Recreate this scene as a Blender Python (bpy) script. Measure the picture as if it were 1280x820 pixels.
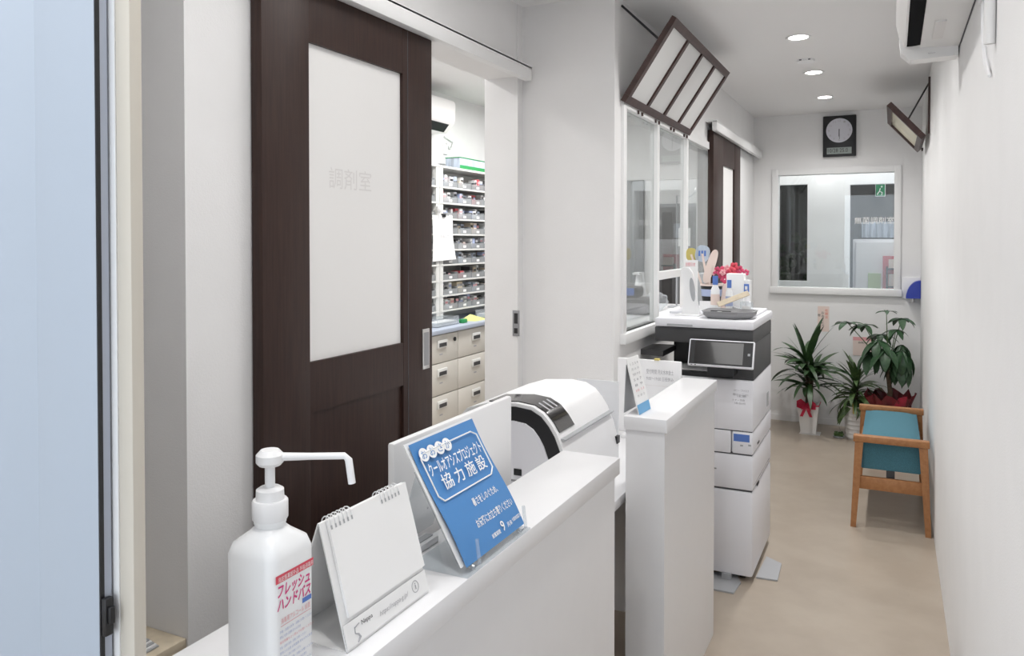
import bpy, bmesh, math, random
from mathutils import Vector, Matrix, Euler
random.seed(7)
R = math.radians
for o in list(bpy.data.objects): bpy.data.objects.remove(o)
scene = bpy.context.scene
COL = scene.collection

# ------------------------------------------------------------------ camera
CAM_H = 1.5
F_PX, PX, PY = 970.0, 640.0, 317.0
YAW, PITCH = 26.1, 1.0
cd = bpy.data.cameras.new('camera')
cam = bpy.data.objects.new('camera', cd); COL.objects.link(cam)
cam.location = (0, 0, CAM_H)
cam.rotation_euler = (R(90 - PITCH), 0, R(YAW))
cd.sensor_width = 36; cd.lens = F_PX / 1280 * 36
cd.shift_y = -(410 - PY) / 1280
cd.clip_start = 0.02
scene.camera = cam
CAMQ = cam.rotation_euler.to_matrix()

def P(u, v, axis, val):
    """photo pixel -> point on the plane axis = val (axis 0,1,2)"""
    d = CAMQ @ Vector(((u - PX) / F_PX, -(v - PY) / F_PX, -1))
    o = Vector((0, 0, CAM_H))
    t = (val - o[axis]) / d[axis]
    return o + d * t

# ------------------------------------------------------------------ world, exposure, large lights
w = bpy.data.worlds.new('world'); scene.world = w; w.use_nodes = True
bg = w.node_tree.nodes['Background']
bg.inputs[0].default_value = (0.72, 0.84, 1.0, 1); bg.inputs[1].default_value = 1.0
vs = scene.view_settings
vs.view_transform = 'Standard'; vs.look = 'None'; vs.gamma = 1; vs.exposure = 0.46
vs.use_curve_mapping = False

def area(name, loc, rot, sx, sy, power, col=(1, 1, 1), shape='RECTANGLE'):
    l = bpy.data.lights.new(name, 'AREA'); l.shape = shape; l.size = sx; l.size_y = sy
    l.energy = power; l.color = col
    o = bpy.data.objects.new(name, l); COL.objects.link(o)
    o.location = loc; o.rotation_euler = rot
    return o
# daylight through the glazed entrance behind the camera
area('entrance_daylight', (-0.9, -2.5, 1.25), (R(90), 0, 0), 1.9, 2.2, 25, (0.90, 0.95, 1.0))

# ------------------------------------------------------------------ materials
def mat(name, col, rough=0.5, metal=0.0, noise=0.0, nscale=20, bump=0.0, bscale=80, spec=0.5, coat=0.0, trans=0.0, sub=0.0, stretch=None, col2=None, emit=None, estr=0):
    m = bpy.data.materials.new(name); m.use_nodes = True
    nt = m.node_tree; b = nt.nodes['Principled BSDF']
    b.inputs['Base Color'].default_value = (*col, 1); b.inputs['Roughness'].default_value = rough
    b.inputs['Metallic'].default_value = metal; b.inputs['Specular IOR Level'].default_value = spec
    b.inputs['Coat Weight'].default_value = coat; b.inputs['Transmission Weight'].default_value = trans
    if emit: b.inputs['Emission Color'].default_value = (*emit, 1); b.inputs['Emission Strength'].default_value = estr
    tc = nt.nodes.new('ShaderNodeTexCoord'); mp = nt.nodes.new('ShaderNodeMapping')
    nt.links.new(tc.outputs['Object'], mp.inputs[0])
    if stretch: mp.inputs['Scale'].default_value = stretch
    if noise or col2:
        n = nt.nodes.new('ShaderNodeTexNoise'); n.inputs['Scale'].default_value = nscale; n.inputs['Detail'].default_value = 5
        nt.links.new(mp.outputs[0], n.inputs['Vector'])
        r = nt.nodes.new('ShaderNodeValToRGB')
        r.color_ramp.elements[0].position = 0.35; r.color_ramp.elements[1].position = 0.65
        c2 = col2 or tuple(c * (1 - noise) for c in col)
        r.color_ramp.elements[0].color = (*col, 1); r.color_ramp.elements[1].color = (*c2, 1)
        nt.links.new(n.outputs[0], r.inputs[0]); nt.links.new(r.outputs[0], b.inputs['Base Color'])
    if bump:
        n = nt.nodes.new('ShaderNodeTexNoise'); n.inputs['Scale'].default_value = bscale
        nt.links.new(mp.outputs[0], n.inputs['Vector'])
        bp = nt.nodes.new('ShaderNodeBump'); bp.inputs['Strength'].default_value = bump; bp.inputs['Distance'].default_value = 0.002
        nt.links.new(n.outputs[0], bp.inputs['Height']); nt.links.new(bp.outputs[0], b.inputs['Normal'])
    return m

def glass_mat(name, tint=(1, 1, 1), rough=0.0, ior=1.45, haze=0.0, hazecol=(0.8, 0.8, 0.8), thru=0.35):
    """thin architectural glass: fresnel mix of transparent and glossy, with an optional milky film"""
    m = bpy.data.materials.new(name); m.use_nodes = True; nt = m.node_tree; nt.nodes.clear()
    out = nt.nodes.new('ShaderNodeOutputMaterial'); t = nt.nodes.new('ShaderNodeBsdfTransparent'); g = nt.nodes.new('ShaderNodeBsdfGlossy')
    t.inputs[0].default_value = (*tint, 1); g.inputs['Roughness'].default_value = rough
    lw = nt.nodes.new('ShaderNodeLayerWeight'); lw.inputs[0].default_value = 0.5
    pw = nt.nodes.new('ShaderNodeMath'); pw.operation = 'POWER'; pw.inputs[1].default_value = 4.0; nt.links.new(lw.outputs['Facing'], pw.inputs[0])
    fr = nt.nodes.new('ShaderNodeMath'); fr.operation = 'MULTIPLY_ADD'; nt.links.new(pw.outputs[0], fr.inputs[0])
    f0 = ((ior - 1) / (ior + 1)) ** 2; fr.inputs[1].default_value = 0.7 * (1 - f0); fr.inputs[2].default_value = f0
    mx = nt.nodes.new('ShaderNodeMixShader'); nt.links.new(fr.outputs[0], mx.inputs[0])
    nt.links.new(t.outputs[0], mx.inputs[1]); nt.links.new(g.outputs[0], mx.inputs[2])
    last = mx
    if haze:
        d = nt.nodes.new('ShaderNodeBsdfDiffuse'); d.inputs[0].default_value = (*hazecol, 1)
        tr = nt.nodes.new('ShaderNodeBsdfTranslucent'); tr.inputs[0].default_value = (*hazecol, 1)
        m1 = nt.nodes.new('ShaderNodeMixShader'); m1.inputs[0].default_value = thru
        nt.links.new(d.outputs[0], m1.inputs[1]); nt.links.new(tr.outputs[0], m1.inputs[2])
        m2 = nt.nodes.new('ShaderNodeMixShader'); m2.inputs[0].default_value = haze
        nt.links.new(mx.outputs[0], m2.inputs[1]); nt.links.new(m1.outputs[0], m2.inputs[2]); last = m2
    nt.links.new(last.outputs[0], out.inputs[0])
    return m

M = {}
M['wall'] = mat('wallpaper_white', (0.85, 0.845, 0.845), 0.85, bump=0.25, bscale=220, noise=0.02, nscale=6)
M['ceil'] = mat('ceiling_white', (0.86, 0.85, 0.85), 0.9, bump=0.2, bscale=150)
M['floor'] = mat('vinyl_floor_marbled', (0.46, 0.395, 0.325), 0.32, col2=(0.41, 0.345, 0.28), nscale=5.5, bump=0.05, bscale=60, spec=0.4)
M['trim'] = mat('trim_white', (0.84, 0.84, 0.84), 0.4)
M['wood'] = mat('dark_wood', (0.040, 0.019, 0.014), 0.45, col2=(0.026, 0.0115, 0.009), nscale=9, stretch=(14, 14, 0.7), spec=0.35)
M['woodsash'] = mat('dark_wood_sash', (0.060, 0.026, 0.022), 0.4, noise=0.4, nscale=30)
M['counter'] = mat('counter_laminate_white', (0.80, 0.80, 0.815), 0.3, noise=0.01)
M['frost'] = glass_mat('frosted_glass', (0.95, 0.96, 0.96), 0.15, 1.45, haze=0.96, hazecol=(0.92, 0.91, 0.90), thru=0.06)
M['sashglass'] = glass_mat('sash_glass', (0.93, 0.95, 0.95), 0.08, 1.5, haze=0.86, hazecol=(0.90, 0.90, 0.89), thru=0.2)
M['yellowpane'] = mat('cream_pane', (0.72, 0.68, 0.52), 0.3)
M['glass'] = glass_mat('clear_glass', (0.94, 0.96, 0.96), 0.0, 1.5)
M['windowglass'] = glass_mat('window_glass', (0.88, 0.90, 0.90), 0.0, 1.6, haze=0.06)
M['acrylic'] = glass_mat('clear_acrylic', (0.93, 0.95, 0.96), 0.05, 1.6, haze=0.14, hazecol=(0.85, 0.87, 0.9))
M['milkyacrylic'] = glass_mat('milky_acrylic', (0.93, 0.95, 0.96), 0.1, 1.5, haze=0.6, hazecol=(0.88, 0.88, 0.9))
M['binplastic'] = glass_mat('bin_plastic', (0.80, 0.82, 0.83), 0.2, 1.4, haze=0.35, hazecol=(0.72, 0.73, 0.74))
M['chrome'] = mat('brushed_metal', (0.62, 0.61, 0.60), 0.35, 0.9)
M['black'] = mat('black_plastic', (0.012, 0.012, 0.014), 0.4)
M['blackglass'] = mat('black_screen', (0.012, 0.011, 0.012), 0.12, coat=0.5)
M['matteblack'] = mat('matte_black', (0.006, 0.006, 0.007), 0.95, spec=0.1)
M['darkgrey'] = mat('dark_grey_plastic', (0.055, 0.055, 0.058), 0.5, bump=0.1, bscale=300)
M['grey'] = mat('grey_plastic', (0.30, 0.30, 0.31), 0.5)
M['midgrey'] = mat('mid_grey', (0.42, 0.43, 0.45), 0.5)
M['copier'] = mat('copier_white', (0.82, 0.82, 0.86), 0.45, bump=0.04, bscale=400)
M['plastic'] = mat('white_plastic', (0.85, 0.85, 0.86), 0.35)
M['paper'] = mat('white_paper', (0.86, 0.86, 0.86), 0.8)
M['line'] = mat('seam_shadow_gap', (0.10, 0.10, 0.11), 0.8)
M['print'] = mat('print_dark', (0.06, 0.06, 0.065), 0.8)
M['printgrey'] = mat('print_grey', (0.42, 0.42, 0.44), 0.8)
M['printfaint'] = mat('print_faint', (0.77, 0.755, 0.745), 0.8)
M['pink'] = mat('print_magenta', (0.66, 0.045, 0.22), 0.6)
M['redprint'] = mat('print_red', (0.70, 0.08, 0.12), 0.6)
M['palepink'] = mat('print_pale_pink', (0.80, 0.40, 0.42), 0.7)
M['paleblue'] = mat('print_pale_blue', (0.42, 0.48, 0.68), 0.7)
M['blueprint'] = mat('print_blue', (0.10, 0.20, 0.55), 0.6)
M['poster'] = mat('poster_blue', (0.070, 0.245, 0.56), 0.45, noise=0.06, nscale=3)
M['white'] = mat('print_white', (0.90, 0.90, 0.90), 0.6)
M['beige'] = mat('cabinet_beige', (0.70, 0.675, 0.625), 0.45)
M['beigewall'] = mat('frame_beige', (0.60, 0.56, 0.49), 0.5)
M['oak'] = mat('bench_oak', (0.40, 0.185, 0.070), 0.45, col2=(0.33, 0.14, 0.05), nscale=8, stretch=(6, 6, 6))
M['teal'] = mat('teal_fabric', (0.070, 0.205, 0.265), 0.9, noise=0.25, nscale=350, bump=0.5, bscale=700)
M['leaf1'] = mat('leaf_dark_green', (0.022, 0.060, 0.022), 0.4, col2=(0.045, 0.10, 0.03), nscale=6)
M['leaf2'] = mat('leaf_mid_green', (0.040, 0.085, 0.030), 0.4, col2=(0.10, 0.16, 0.05), nscale=9)
M['leaf3'] = mat('leaf_broad_green', (0.026, 0.068, 0.030), 0.35, col2=(0.05, 0.11, 0.05), nscale=7)
M['bark'] = mat('bark_brown', (0.12, 0.085, 0.055), 0.9, noise=0.4, nscale=60)
M['soil'] = mat('soil', (0.05, 0.035, 0.025), 0.95, noise=0.5, nscale=90)
M['ceramic'] = mat('pot_white', (0.78, 0.77, 0.76), 0.3)
M['ribbon'] = mat('red_ribbon', (0.52, 0.012, 0.055), 0.35)
M['crimson'] = mat('crimson_wrap', (0.30, 0.010, 0.03), 0.4, noise=0.4, nscale=20)
M['redwrap'] = mat('dark_red_wrap', (0.17, 0.010, 0.018), 0.35, noise=0.5, nscale=14)
M['door_daylit'] = mat('entrance_door_daylit', (0.43, 0.485, 0.56), 0.45)  # bluish daylight falling on the white leaf is put into its colour
M['framegrey'] = mat('aluminium_frame', (0.40, 0.43, 0.50), 0.4, 0.2)
M['worktop'] = mat('worktop_blue_grey', (0.45, 0.50, 0.60), 0.4)
M['shelfsteel'] = mat('shelf_white_steel', (0.74, 0.74, 0.72), 0.5)
M['ac'] = mat('aircon_white', (0.80, 0.79, 0.78), 0.35)
M['blue'] = mat('deep_blue_plastic', (0.012, 0.035, 0.36), 0.3)
M['greydoor'] = mat('grey_door', (0.20, 0.21, 0.22), 0.5)
M['palewood'] = mat('pale_wood', (0.72, 0.62, 0.47), 0.6, noise=0.15, nscale=30)
M['yellow'] = mat('yellow_card', (0.62, 0.52, 0.16), 0.7)
M['green'] = mat('green_print', (0.03, 0.30, 0.09), 0.6)
M['yellowgreen'] = mat('yellow_green_paper', (0.72, 0.74, 0.28), 0.7)
M['skyblue'] = mat('sky_blue_print', (0.17, 0.42, 0.70), 0.6)
M['palegreen'] = mat('pale_green_sheet', (0.45, 0.60, 0.28), 0.7)
M['petal_pink'] = mat('petal_pink', (0.80, 0.10, 0.22), 0.6, noise=0.3, nscale=40)
M['petal_pale'] = mat('petal_pale_pink', (0.85, 0.42, 0.46), 0.6)
M['notepink'] = mat('note_pale_pink', (0.82, 0.68, 0.62), 0.8)
M['orange'] = mat('print_orange_red', (0.75, 0.16, 0.07), 0.7)
M['lcd'] = mat('lcd_panel', (0.26, 0.30, 0.28), 0.3)
M['clockface'] = mat('clock_face', (0.62, 0.62, 0.68), 0.25)
M['bottlewhite'] = mat('translucent_bottle', (0.86, 0.87, 0.88), 0.3, spec=0.4)
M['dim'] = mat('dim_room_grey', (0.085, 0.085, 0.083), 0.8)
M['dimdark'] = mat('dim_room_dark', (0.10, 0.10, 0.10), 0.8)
M['curtain'] = mat('curtain_blue_white', (0.60, 0.68, 0.80), 0.9, noise=0.35, nscale=14, stretch=(3, 1, 0.3))
M['redfolder'] = mat('red_folder', (0.62, 0.10, 0.12), 0.5)
M['lamp'] = mat('lamp_glow', (1, 1, 1), 0.5, emit=(1.0, 0.97, 0.93), estr=14)
M['panelglow'] = mat('panel_glow', (1, 1, 1), 0.5, emit=(1.0, 0.99, 0.975), estr=1.6)
M['exitreflection'] = mat('exit_reflection_glow', (0.01, 0.12, 0.05), 0.5, emit=(0.02, 0.22, 0.10), estr=0.35)  # green glow for the reflected exit sign

# ------------------------------------------------------------------ builders
OFF = {}
def off(p): return OFF.get(p.name, Vector((0, 0, 0))) if p else Vector((0, 0, 0))

def tag(o, label=None, cat=None, group=None, kind=None):
    if label: o['label'] = label
    if cat: o['category'] = cat
    if group: o['group'] = group
    if kind: o['kind'] = kind
    return o

def thing(name, label, cat, loc, group=None, rotz=0, kind=None):
    o = bpy.data.objects.new(name, None); COL.objects.link(o)
    o.empty_display_size = 0.05
    o.location = loc; o.rotation_euler = (0, 0, rotz)
    OFF[o.name] = Vector(loc)
    return tag(o, label, cat, group, kind)

class B:
    def __init__(s, M4=None): s.bm = bmesh.new(); s.M4 = M4
    def _x(s, verts, M4=None):
        if M4: bmesh.ops.transform(s.bm, matrix=M4, verts=verts)
        if s.M4: bmesh.ops.transform(s.bm, matrix=s.M4, verts=verts)
    def box(s, x0, x1, y0, y1, z0, z1, bev=0.0, seg=2, M4=None):
        r = bmesh.ops.create_cube(s.bm, size=1.0); vs = r['verts']
        for v in vs:
            v.co = Vector((x0 + (v.co.x + .5) * (x1 - x0), y0 + (v.co.y + .5) * (y1 - y0), z0 + (v.co.z + .5) * (z1 - z0)))
        if bev:
            es = list({e for v in vs for e in v.link_edges})
            r2 = bmesh.ops.bevel(s.bm, geom=es, offset=bev, segments=seg, profile=0.5, affect='EDGES')
            vs = list({v for f in r2['faces'] for v in f.verts} | {v for v in vs if v.is_valid})
        s._x(vs, M4); return s
    def rings(s, rings, cap=True, closed=True):
        R_ = [[s.bm.verts.new(Vector(p)) for p in ring] for ring in rings]
        n = len(R_[0])
        for a, b in zip(R_, R_[1:]):
            for i in range(n if closed else n - 1):
                j = (i + 1) % n
                try: s.bm.faces.new((a[i], a[j], b[j], b[i]))
                except ValueError: pass
        if cap:
            try: s.bm.faces.new(list(reversed(R_[0]))); s.bm.faces.new(R_[-1])
            except ValueError: pass
        s._x([v for r in R_ for v in r]); return s
    def cyl(s, p0, p1, r0, r1=None, n=16):
        return s.tube([p0, p1], [r0, r0 if r1 is None else r1], n)
    def tube(s, pts, r, n=8):
        pts = [Vector(p) for p in pts]; rr = r if isinstance(r, (list, tuple)) else [r] * len(pts)
        rings = []; up = None
        for i, p in enumerate(pts):
            d = (pts[min(i + 1, len(pts) - 1)] - pts[max(i - 1, 0)]).normalized()
            if up is None or abs(up.dot(d)) > 0.95:
                up = Vector((0, 0, 1)) if abs(d.z) < 0.9 else Vector((1, 0, 0))
            x = d.cross(up).normalized(); y = x.cross(d).normalized(); up = y
            rings.append([p + (x * math.cos(a) + y * math.sin(a)) * rr[i] for a in [2 * math.pi * k / n for k in range(n)]])
        return s.rings(rings)
    def lathe(s, prof, c=(0, 0, 0), n=24, cap=True):
        c = Vector(c)
        return s.rings(cap=cap, rings=[[c + Vector((r * math.cos(2 * math.pi * k / n), r * math.sin(2 * math.pi * k / n), z)) for k in range(n)] for r, z in prof])
    def prism(s, poly, axis, a0, a1):
        def mk(p, a):
            if axis == 0: return (a, p[0], p[1])
            if axis == 1: return (p[0], a, p[1])
            return (p[0], p[1], a)
        return s.rings([[mk(p, a0) for p in poly], [mk(p, a1) for p in poly]])
    def poly(s, pts):
        vs = [s.bm.verts.new(Vector(p)) for p in pts]; s.bm.faces.new(vs); s._x(vs); return s
    def sphere(s, c, r, sx=1, sy=1, sz=1, sub=2):
        q = bmesh.ops.create_icosphere(s.bm, subdivisions=sub, radius=1)
        for v in q['verts']: v.co = Vector((v.co.x * r * sx, v.co.y * r * sy, v.co.z * r * sz)) + Vector(c)
        s._x(q['verts']); return s
    def done(s, name, m, parent=None, smooth=False, world=True, loc=None, label=None, cat=None, group=None, kind=None):
        bmesh.ops.recalc_face_normals(s.bm, faces=s.bm.faces)
        if parent is None:
            if loc is None:
                xs = [v.co for v in s.bm.verts]
                loc = Vector(((min(c.x for c in xs) + max(c.x for c in xs)) / 2, (min(c.y for c in xs) + max(c.y for c in xs)) / 2, min(c.z for c in xs)))
            sh = Vector(loc)
        else: sh = off(parent) if world else Vector((0, 0, 0))
        for v in s.bm.verts: v.co -= sh
        me = bpy.data.meshes.new(name); s.bm.to_mesh(me); s.bm.free()
        me.materials.append(M[m] if isinstance(m, str) else m)
        if smooth:
            for p in me.polygons: p.use_smooth = True
            me.set_sharp_from_angle(angle=R(38))
        o = bpy.data.objects.new(name, me); COL.objects.link(o)
        if parent is None: o.location = loc; OFF[o.name] = Vector(loc)
        else: o.parent = parent; OFF[o.name] = off(parent)
        return tag(o, label, cat, group, kind)

def bx(name, m, x0, x1, y0, y1, z0, z1, parent=None, bev=0.0, **k):
    return B().box(x0, x1, y0, y1, z0, z1, bev).done(name, m, parent, smooth=bev > 0, **k)

_TXT = {}
def text(s, org, right, up, wdt, hgt, m, parent, name='lettering', lift=0.0006, world=True, shear=0.0, bold=0.0):
    """flat print: string fitted to a wdt x hgt box whose lower left corner is org"""
    key = (s, bold)
    if key not in _TXT:
        c = bpy.data.curves.new('txt', 'FONT'); c.body = s; c.resolution_u = 2; c.offset = bold
        o = bpy.data.objects.new('txt', c); COL.objects.link(o); bpy.context.view_layer.update()
        me = bpy.data.meshes.new_from_object(o.evaluated_get(bpy.context.evaluated_depsgraph_get()))
        V = [v.co.copy() for v in me.vertices]; Fc = [tuple(p.vertices) for p in me.polygons]
        bpy.data.objects.remove(o); bpy.data.curves.remove(c); bpy.data.meshes.remove(me)
        _TXT[key] = (V, Fc)
    V, Fc = _TXT[key]
    x0 = min(v.x for v in V); x1 = max(v.x for v in V); y0 = min(v.y for v in V); y1 = max(v.y for v in V)
    right = Vector(right).normalized(); up = Vector(up).normalized(); nrm = right.cross(up)
    org = Vector(org); sh = off(parent) if (parent and world) else Vector((0, 0, 0))
    vs = [org + right * ((v.x - x0) / (x1 - x0) * wdt + shear * (v.y - y0) / (y1 - y0) * hgt) + up * ((v.y - y0) / (y1 - y0) * hgt) + nrm * lift - sh for v in V]
    me = bpy.data.meshes.new(name); me.from_pydata(vs, [], Fc); me.materials.append(M[m])
    o = bpy.data.objects.new(name, me); COL.objects.link(o); o.parent = parent; OFF[o.name] = off(parent)
    return o

def patch(name, m, org, right, up, wdt, hgt, parent, lift=0.0004, thick=0.0, world=True):
    """a flat printed patch / thin plate lying on a surface"""
    right = Vector(right).normalized(); up = Vector(up).normalized(); n = right.cross(up); org = Vector(org) + n * lift
    c = [org, org + right * wdt, org + right * wdt + up * hgt, org + up * hgt]
    b = B()
    if thick: b.rings([c, [p + n * thick for p in c]])
    else: b.poly(c)
    return b.done(name, m, parent, world=world)

def struct(name, b, m, label=None, cat=None, smooth=False):
    return b.done(name, m, smooth=smooth, kind='structure', label=label, cat=cat)

# ================================================================== THE SETTING
CE = 2.53                      # ceiling height
XR = 0.200                     # right wall
XW = -1.05                     # wall with the hatch windows
XD = -1.48                     # wall with the dispensary door
YJ = 3.12                      # step between the two
YB = 6.77                      # end wall
struct('floor', B().box(-3.4, 0.4, -2.7, 9.2, -0.06, 0), 'floor', 'beige marbled vinyl floor of the corridor and reception', 'floor')
struct('ceiling', B().box(-1.5, 0.33, -2.7, 3.16, CE, CE + .05).box(-3.3, -1.5, -2.7, 1.35, CE, CE + .05).box(-1.1, 0.33, 3.16, 6.8, CE, CE + .05), 'ceil', 'white plain ceiling over the corridor with round downlights', 'ceiling')
struct('ceiling_dispensary', B().box(-3.3, -1.0, 1.2, 6.9, 2.65, 2.70), 'ceil', 'white ceiling of the dispensary behind the sliding door', 'ceiling')
struct('wall_right', B().box(XR, XR + .12, -2.7, 6.9, 0, 2.6), 'wall', 'long bare white wall along the right side of the corridor', 'wall')
W1x0, W1x1 = P(965, 300, 1, YB).x, P(1126, 300, 1, YB).x
W1z1, W1z0 = P(1046, 209.5, 1, YB).z, P(1046, 367.5, 1, YB).z
struct('wall_back', B().box(-3.3, W1x0, YB, YB + .12, 0, 2.7).box(W1x1, XR + .12, YB, YB + .12, 0, 2.7)
       .box(W1x0, W1x1, YB, YB + .12, 0, W1z0).box(W1x0, W1x1, YB, YB + .12, W1z1, 2.7), 'wall', 'white end wall of the corridor around the wide window', 'wall')
HZ = 2.195
struct('wall_left', B().box(XD - .15, XD, 1.29, 2.28, 0, 2.7).box(XD - .15, XD, 2.28, 3.08, HZ + .02, 2.7), 'wall', 'white wall behind the dark sliding dispensary door', 'wall')
struct('wall_jog', B().box(XD - .15, XW, YJ, YJ + .10, 0, 2.7).box(XD - .16, XD + .004, YJ - .05, YJ, 0, 2.7), 'wall', 'white stepped wall facing the entrance beside the open doorway', 'wall')
WY0, WY1 = P(777, 300, 0, XW).y, P(893, 300, 0, XW).y
WZ0, WZ1 = 1.095, 2.085
D2Y0, D2Y1 = P(890, 300, 0, XW).y, P(925, 300, 0, XW).y
struct('wall_window', B().box(XW - .12, XW, YJ + .1, WY0, 0, 2.7).box(XW - .12, XW, WY0, WY1, 0, WZ0).box(XW - .12, XW, WY0, WY1, WZ1, 2.7)
       .box(XW - .12, XW, WY1, YB, 0, 2.7), 'wall', 'white wall holding the three hatch windows beside the copier', 'wall')
struct('wall_dispensary', B().box(-3.30, -3.18, 1.2, 6.9, 0, 2.7), 'wall', 'white far side wall inside the dispensary', 'wall')
struct('wall_nook', B().box(-3.3, XD - .15, 1.29, 1.41, 0, 2.7), 'wall', 'shaded wall end between the entrance frame and the sliding door', 'wall')
struct('wall_outer', B().box(-2.75, -2.63, -2.7, 1.29, 0, 2.6), 'wall', 'white outer wall left of the entrance', 'wall')
struct('wall_front', B().box(-2.75, -1.85, -2.72, -2.6, 0, 2.6).box(0.05, XR + .12, -2.72, -2.6, 0, 2.6).box(-1.85, 0.05, -2.72, -2.6, 2.35, 2.6), 'wall', 'white wall around the glazed entrance behind the viewer', 'wall')
struct('baseboard_back', B().box(XW, XR, YB - .006, YB, 0, 0.05), 'wall', 'low white skirting along the end wall', 'baseboard')
struct('baseboard_window', B().box(XW, XW + .008, YJ, 6.0, 0, 0.06), 'trim', 'low white skirting under the hatch windows', 'baseboard')

# ---------------------------------------------------------------- doors, windows, trims of the setting
def root_struct(name, label, cat, loc): return thing(name, label, cat, loc, kind='structure')

# dispensary sliding door (dark wood, frosted pane)
XF = -1.44
dy0, dy1 = P(328, 300, 0, XF).y, P(540, 300, 0, XF).y
gy0, gy1 = P(387, 250, 0, XF).y, P(504, 250, 0, XF).y
gz1 = P(387, 52, 0, XF).z; gz0 = P(389, 453, 0, XF).z
HZ2 = P(590, 67.5, 0, -1.405).z
d1 = root_struct('door_1', 'dark brown wooden sliding door with a tall frosted glass pane', 'door', (XF, (dy0 + dy1) / 2, 0.01))
xb, xf = XD + .004, XF
rsx = P(510, 250, 0, XF).y
bx('stile', 'wood', xb, xf, dy0, gy0, 0.012, HZ2 + .02, d1, .0015)
bx('stile', 'wood', xb, xf, gy1, dy1, 0.012, HZ2 + .02, d1, .0015)
bx('rail', 'wood', xb, xf - .001, gy0, gy1, gz1, HZ2 + .02, d1)
bx('rail', 'wood', xb, xf - .001, gy0, gy1, gz0 - .14, gz0, d1)
bx('rail', 'wood', xb, xf - .001, gy0, gy1, 0.012, 0.16, d1)
bx('panel', 'wood', xb + .008, xf - .010, gy0, gy1, 0.16, gz0 - .14, d1)
gp = bx('glass_pane', 'frost', xb + .010, xf - .012, gy0, gy1, gz0, gz1, d1)
tz = P(440, 234, 0, xf - .012).z; ty0 = P(411, 230, 0, xf - .012).y; ty1 = P(464, 230, 0, xf - .012).y
text('調剤室', (xf - .012, ty0, P(430, 237, 0, xf - .012).z), (0, 1, 0), (0, 0, 1), ty1 - ty0, .062, 'printfaint', gp)
hY0, hY1 = P(527.5, 430, 0, XF).y, P(536, 430, 0, XF).y
hz1, hz0 = P(531, 411, 0, XF).z, P(531, 461, 0, XF).z
h = bx('handle', 'chrome', xf - .002, xf + .004, hY0, hY1, hz0, hz1, d1, .001)
bx('finger_recess', 'grey', xf + .004, xf + .0046, hY0 + .006, hY1 - .006, hz0 + .012, hz1 - .012, h)
B().box(xf, xf + .0015, rsx - .002, rsx, .012, HZ2).done('seam', 'line', d1)
# header track over the door
tr = root_struct('trim_1', 'white track cover over the dispensary sliding door', 'door track', (XD, 2.3, HZ2))
bx('cover', 'trim', XD + .041, -1.405, 1.35, YJ - .055, HZ2, HZ2 + .058, tr, .002)
bx('cap', 'trim', XD, -1.405, 1.35, YJ - .055, HZ2 + .05, HZ2 + .06, tr)
bx('rail_slot', 'line', XD + .008, XD + .036, dy1 + .002, YJ - .056, HZ2 + .02, HZ2 + .03, tr)
# door jamb latch plate
lt = root_struct('trim_2', 'dark metal latch plate on the white door jamb', 'latch', (-1.5, YJ - .05, 1.1))
lx0, lx1 = P(641, 403, 1, YJ - .051).x, P(649.5, 403, 1, YJ - .051).x
lz1, lz0 = P(645, 388, 1, YJ - .051).z, P(645, 420, 1, YJ - .051).z
bx('plate', 'grey', lx0, lx1, YJ - .054, YJ - .0505, lz0, lz1, lt, .0005)
bx('slot', 'black', lx0 + .008, lx1 - .008, YJ - .0552, YJ - .054, lz0 + .055, lz1 - .012, lt)
bx('slot', 'black', lx0 + .008, lx1 - .008, YJ - .0552, YJ - .054, lz0 + .012, lz0 + .035, lt)

# far sliding door on the hatch wall
X2 = XW + .04
e0, e1 = P(891.5, 300, 0, X2).y, P(925, 300, 0, X2).y
q0, q1 = P(904, 250, 0, X2).y, P(918, 250, 0, X2).y
tz2 = 2.19
d2 = root_struct('door_2', 'dark brown narrow-looking sliding door beyond the hatch windows', 'door', (X2, (e0 + e1) / 2, 0.01))
bx('stile', 'wood', XW + .004, X2, e0, q0, .012, tz2, d2, .0015); bx('stile', 'wood', XW + .004, X2, q1, e1, .012, tz2, d2, .0015)
bx('rail', 'wood', XW + .004, X2 - .001, q0, q1, 2.0, tz2, d2); bx('rail', 'wood', XW + .004, X2 - .001, q0, q1, .012, .9, d2)
bx('glass_pane', 'frost', XW + .012, X2 - .012, q0, q1, .9, 2.0, d2)
t3 = root_struct('trim_3', 'white track cover over the far sliding door', 'door track', (XW, 6.0, tz2))
bx('cover', 'trim', XW + .041, XW + .07, e0 - .05, YB - .02, tz2 - .01, tz2 + .05, t3, .002)
bx('cap', 'trim', XW, XW + .07, e0 - .05, YB - .02, tz2 + .045, tz2 + .055, t3)
bx('rail_slot', 'line', XW + .008, XW + .036, e1 + .01, YB - .03, tz2 + .01, tz2 + .02, t3)
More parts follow.
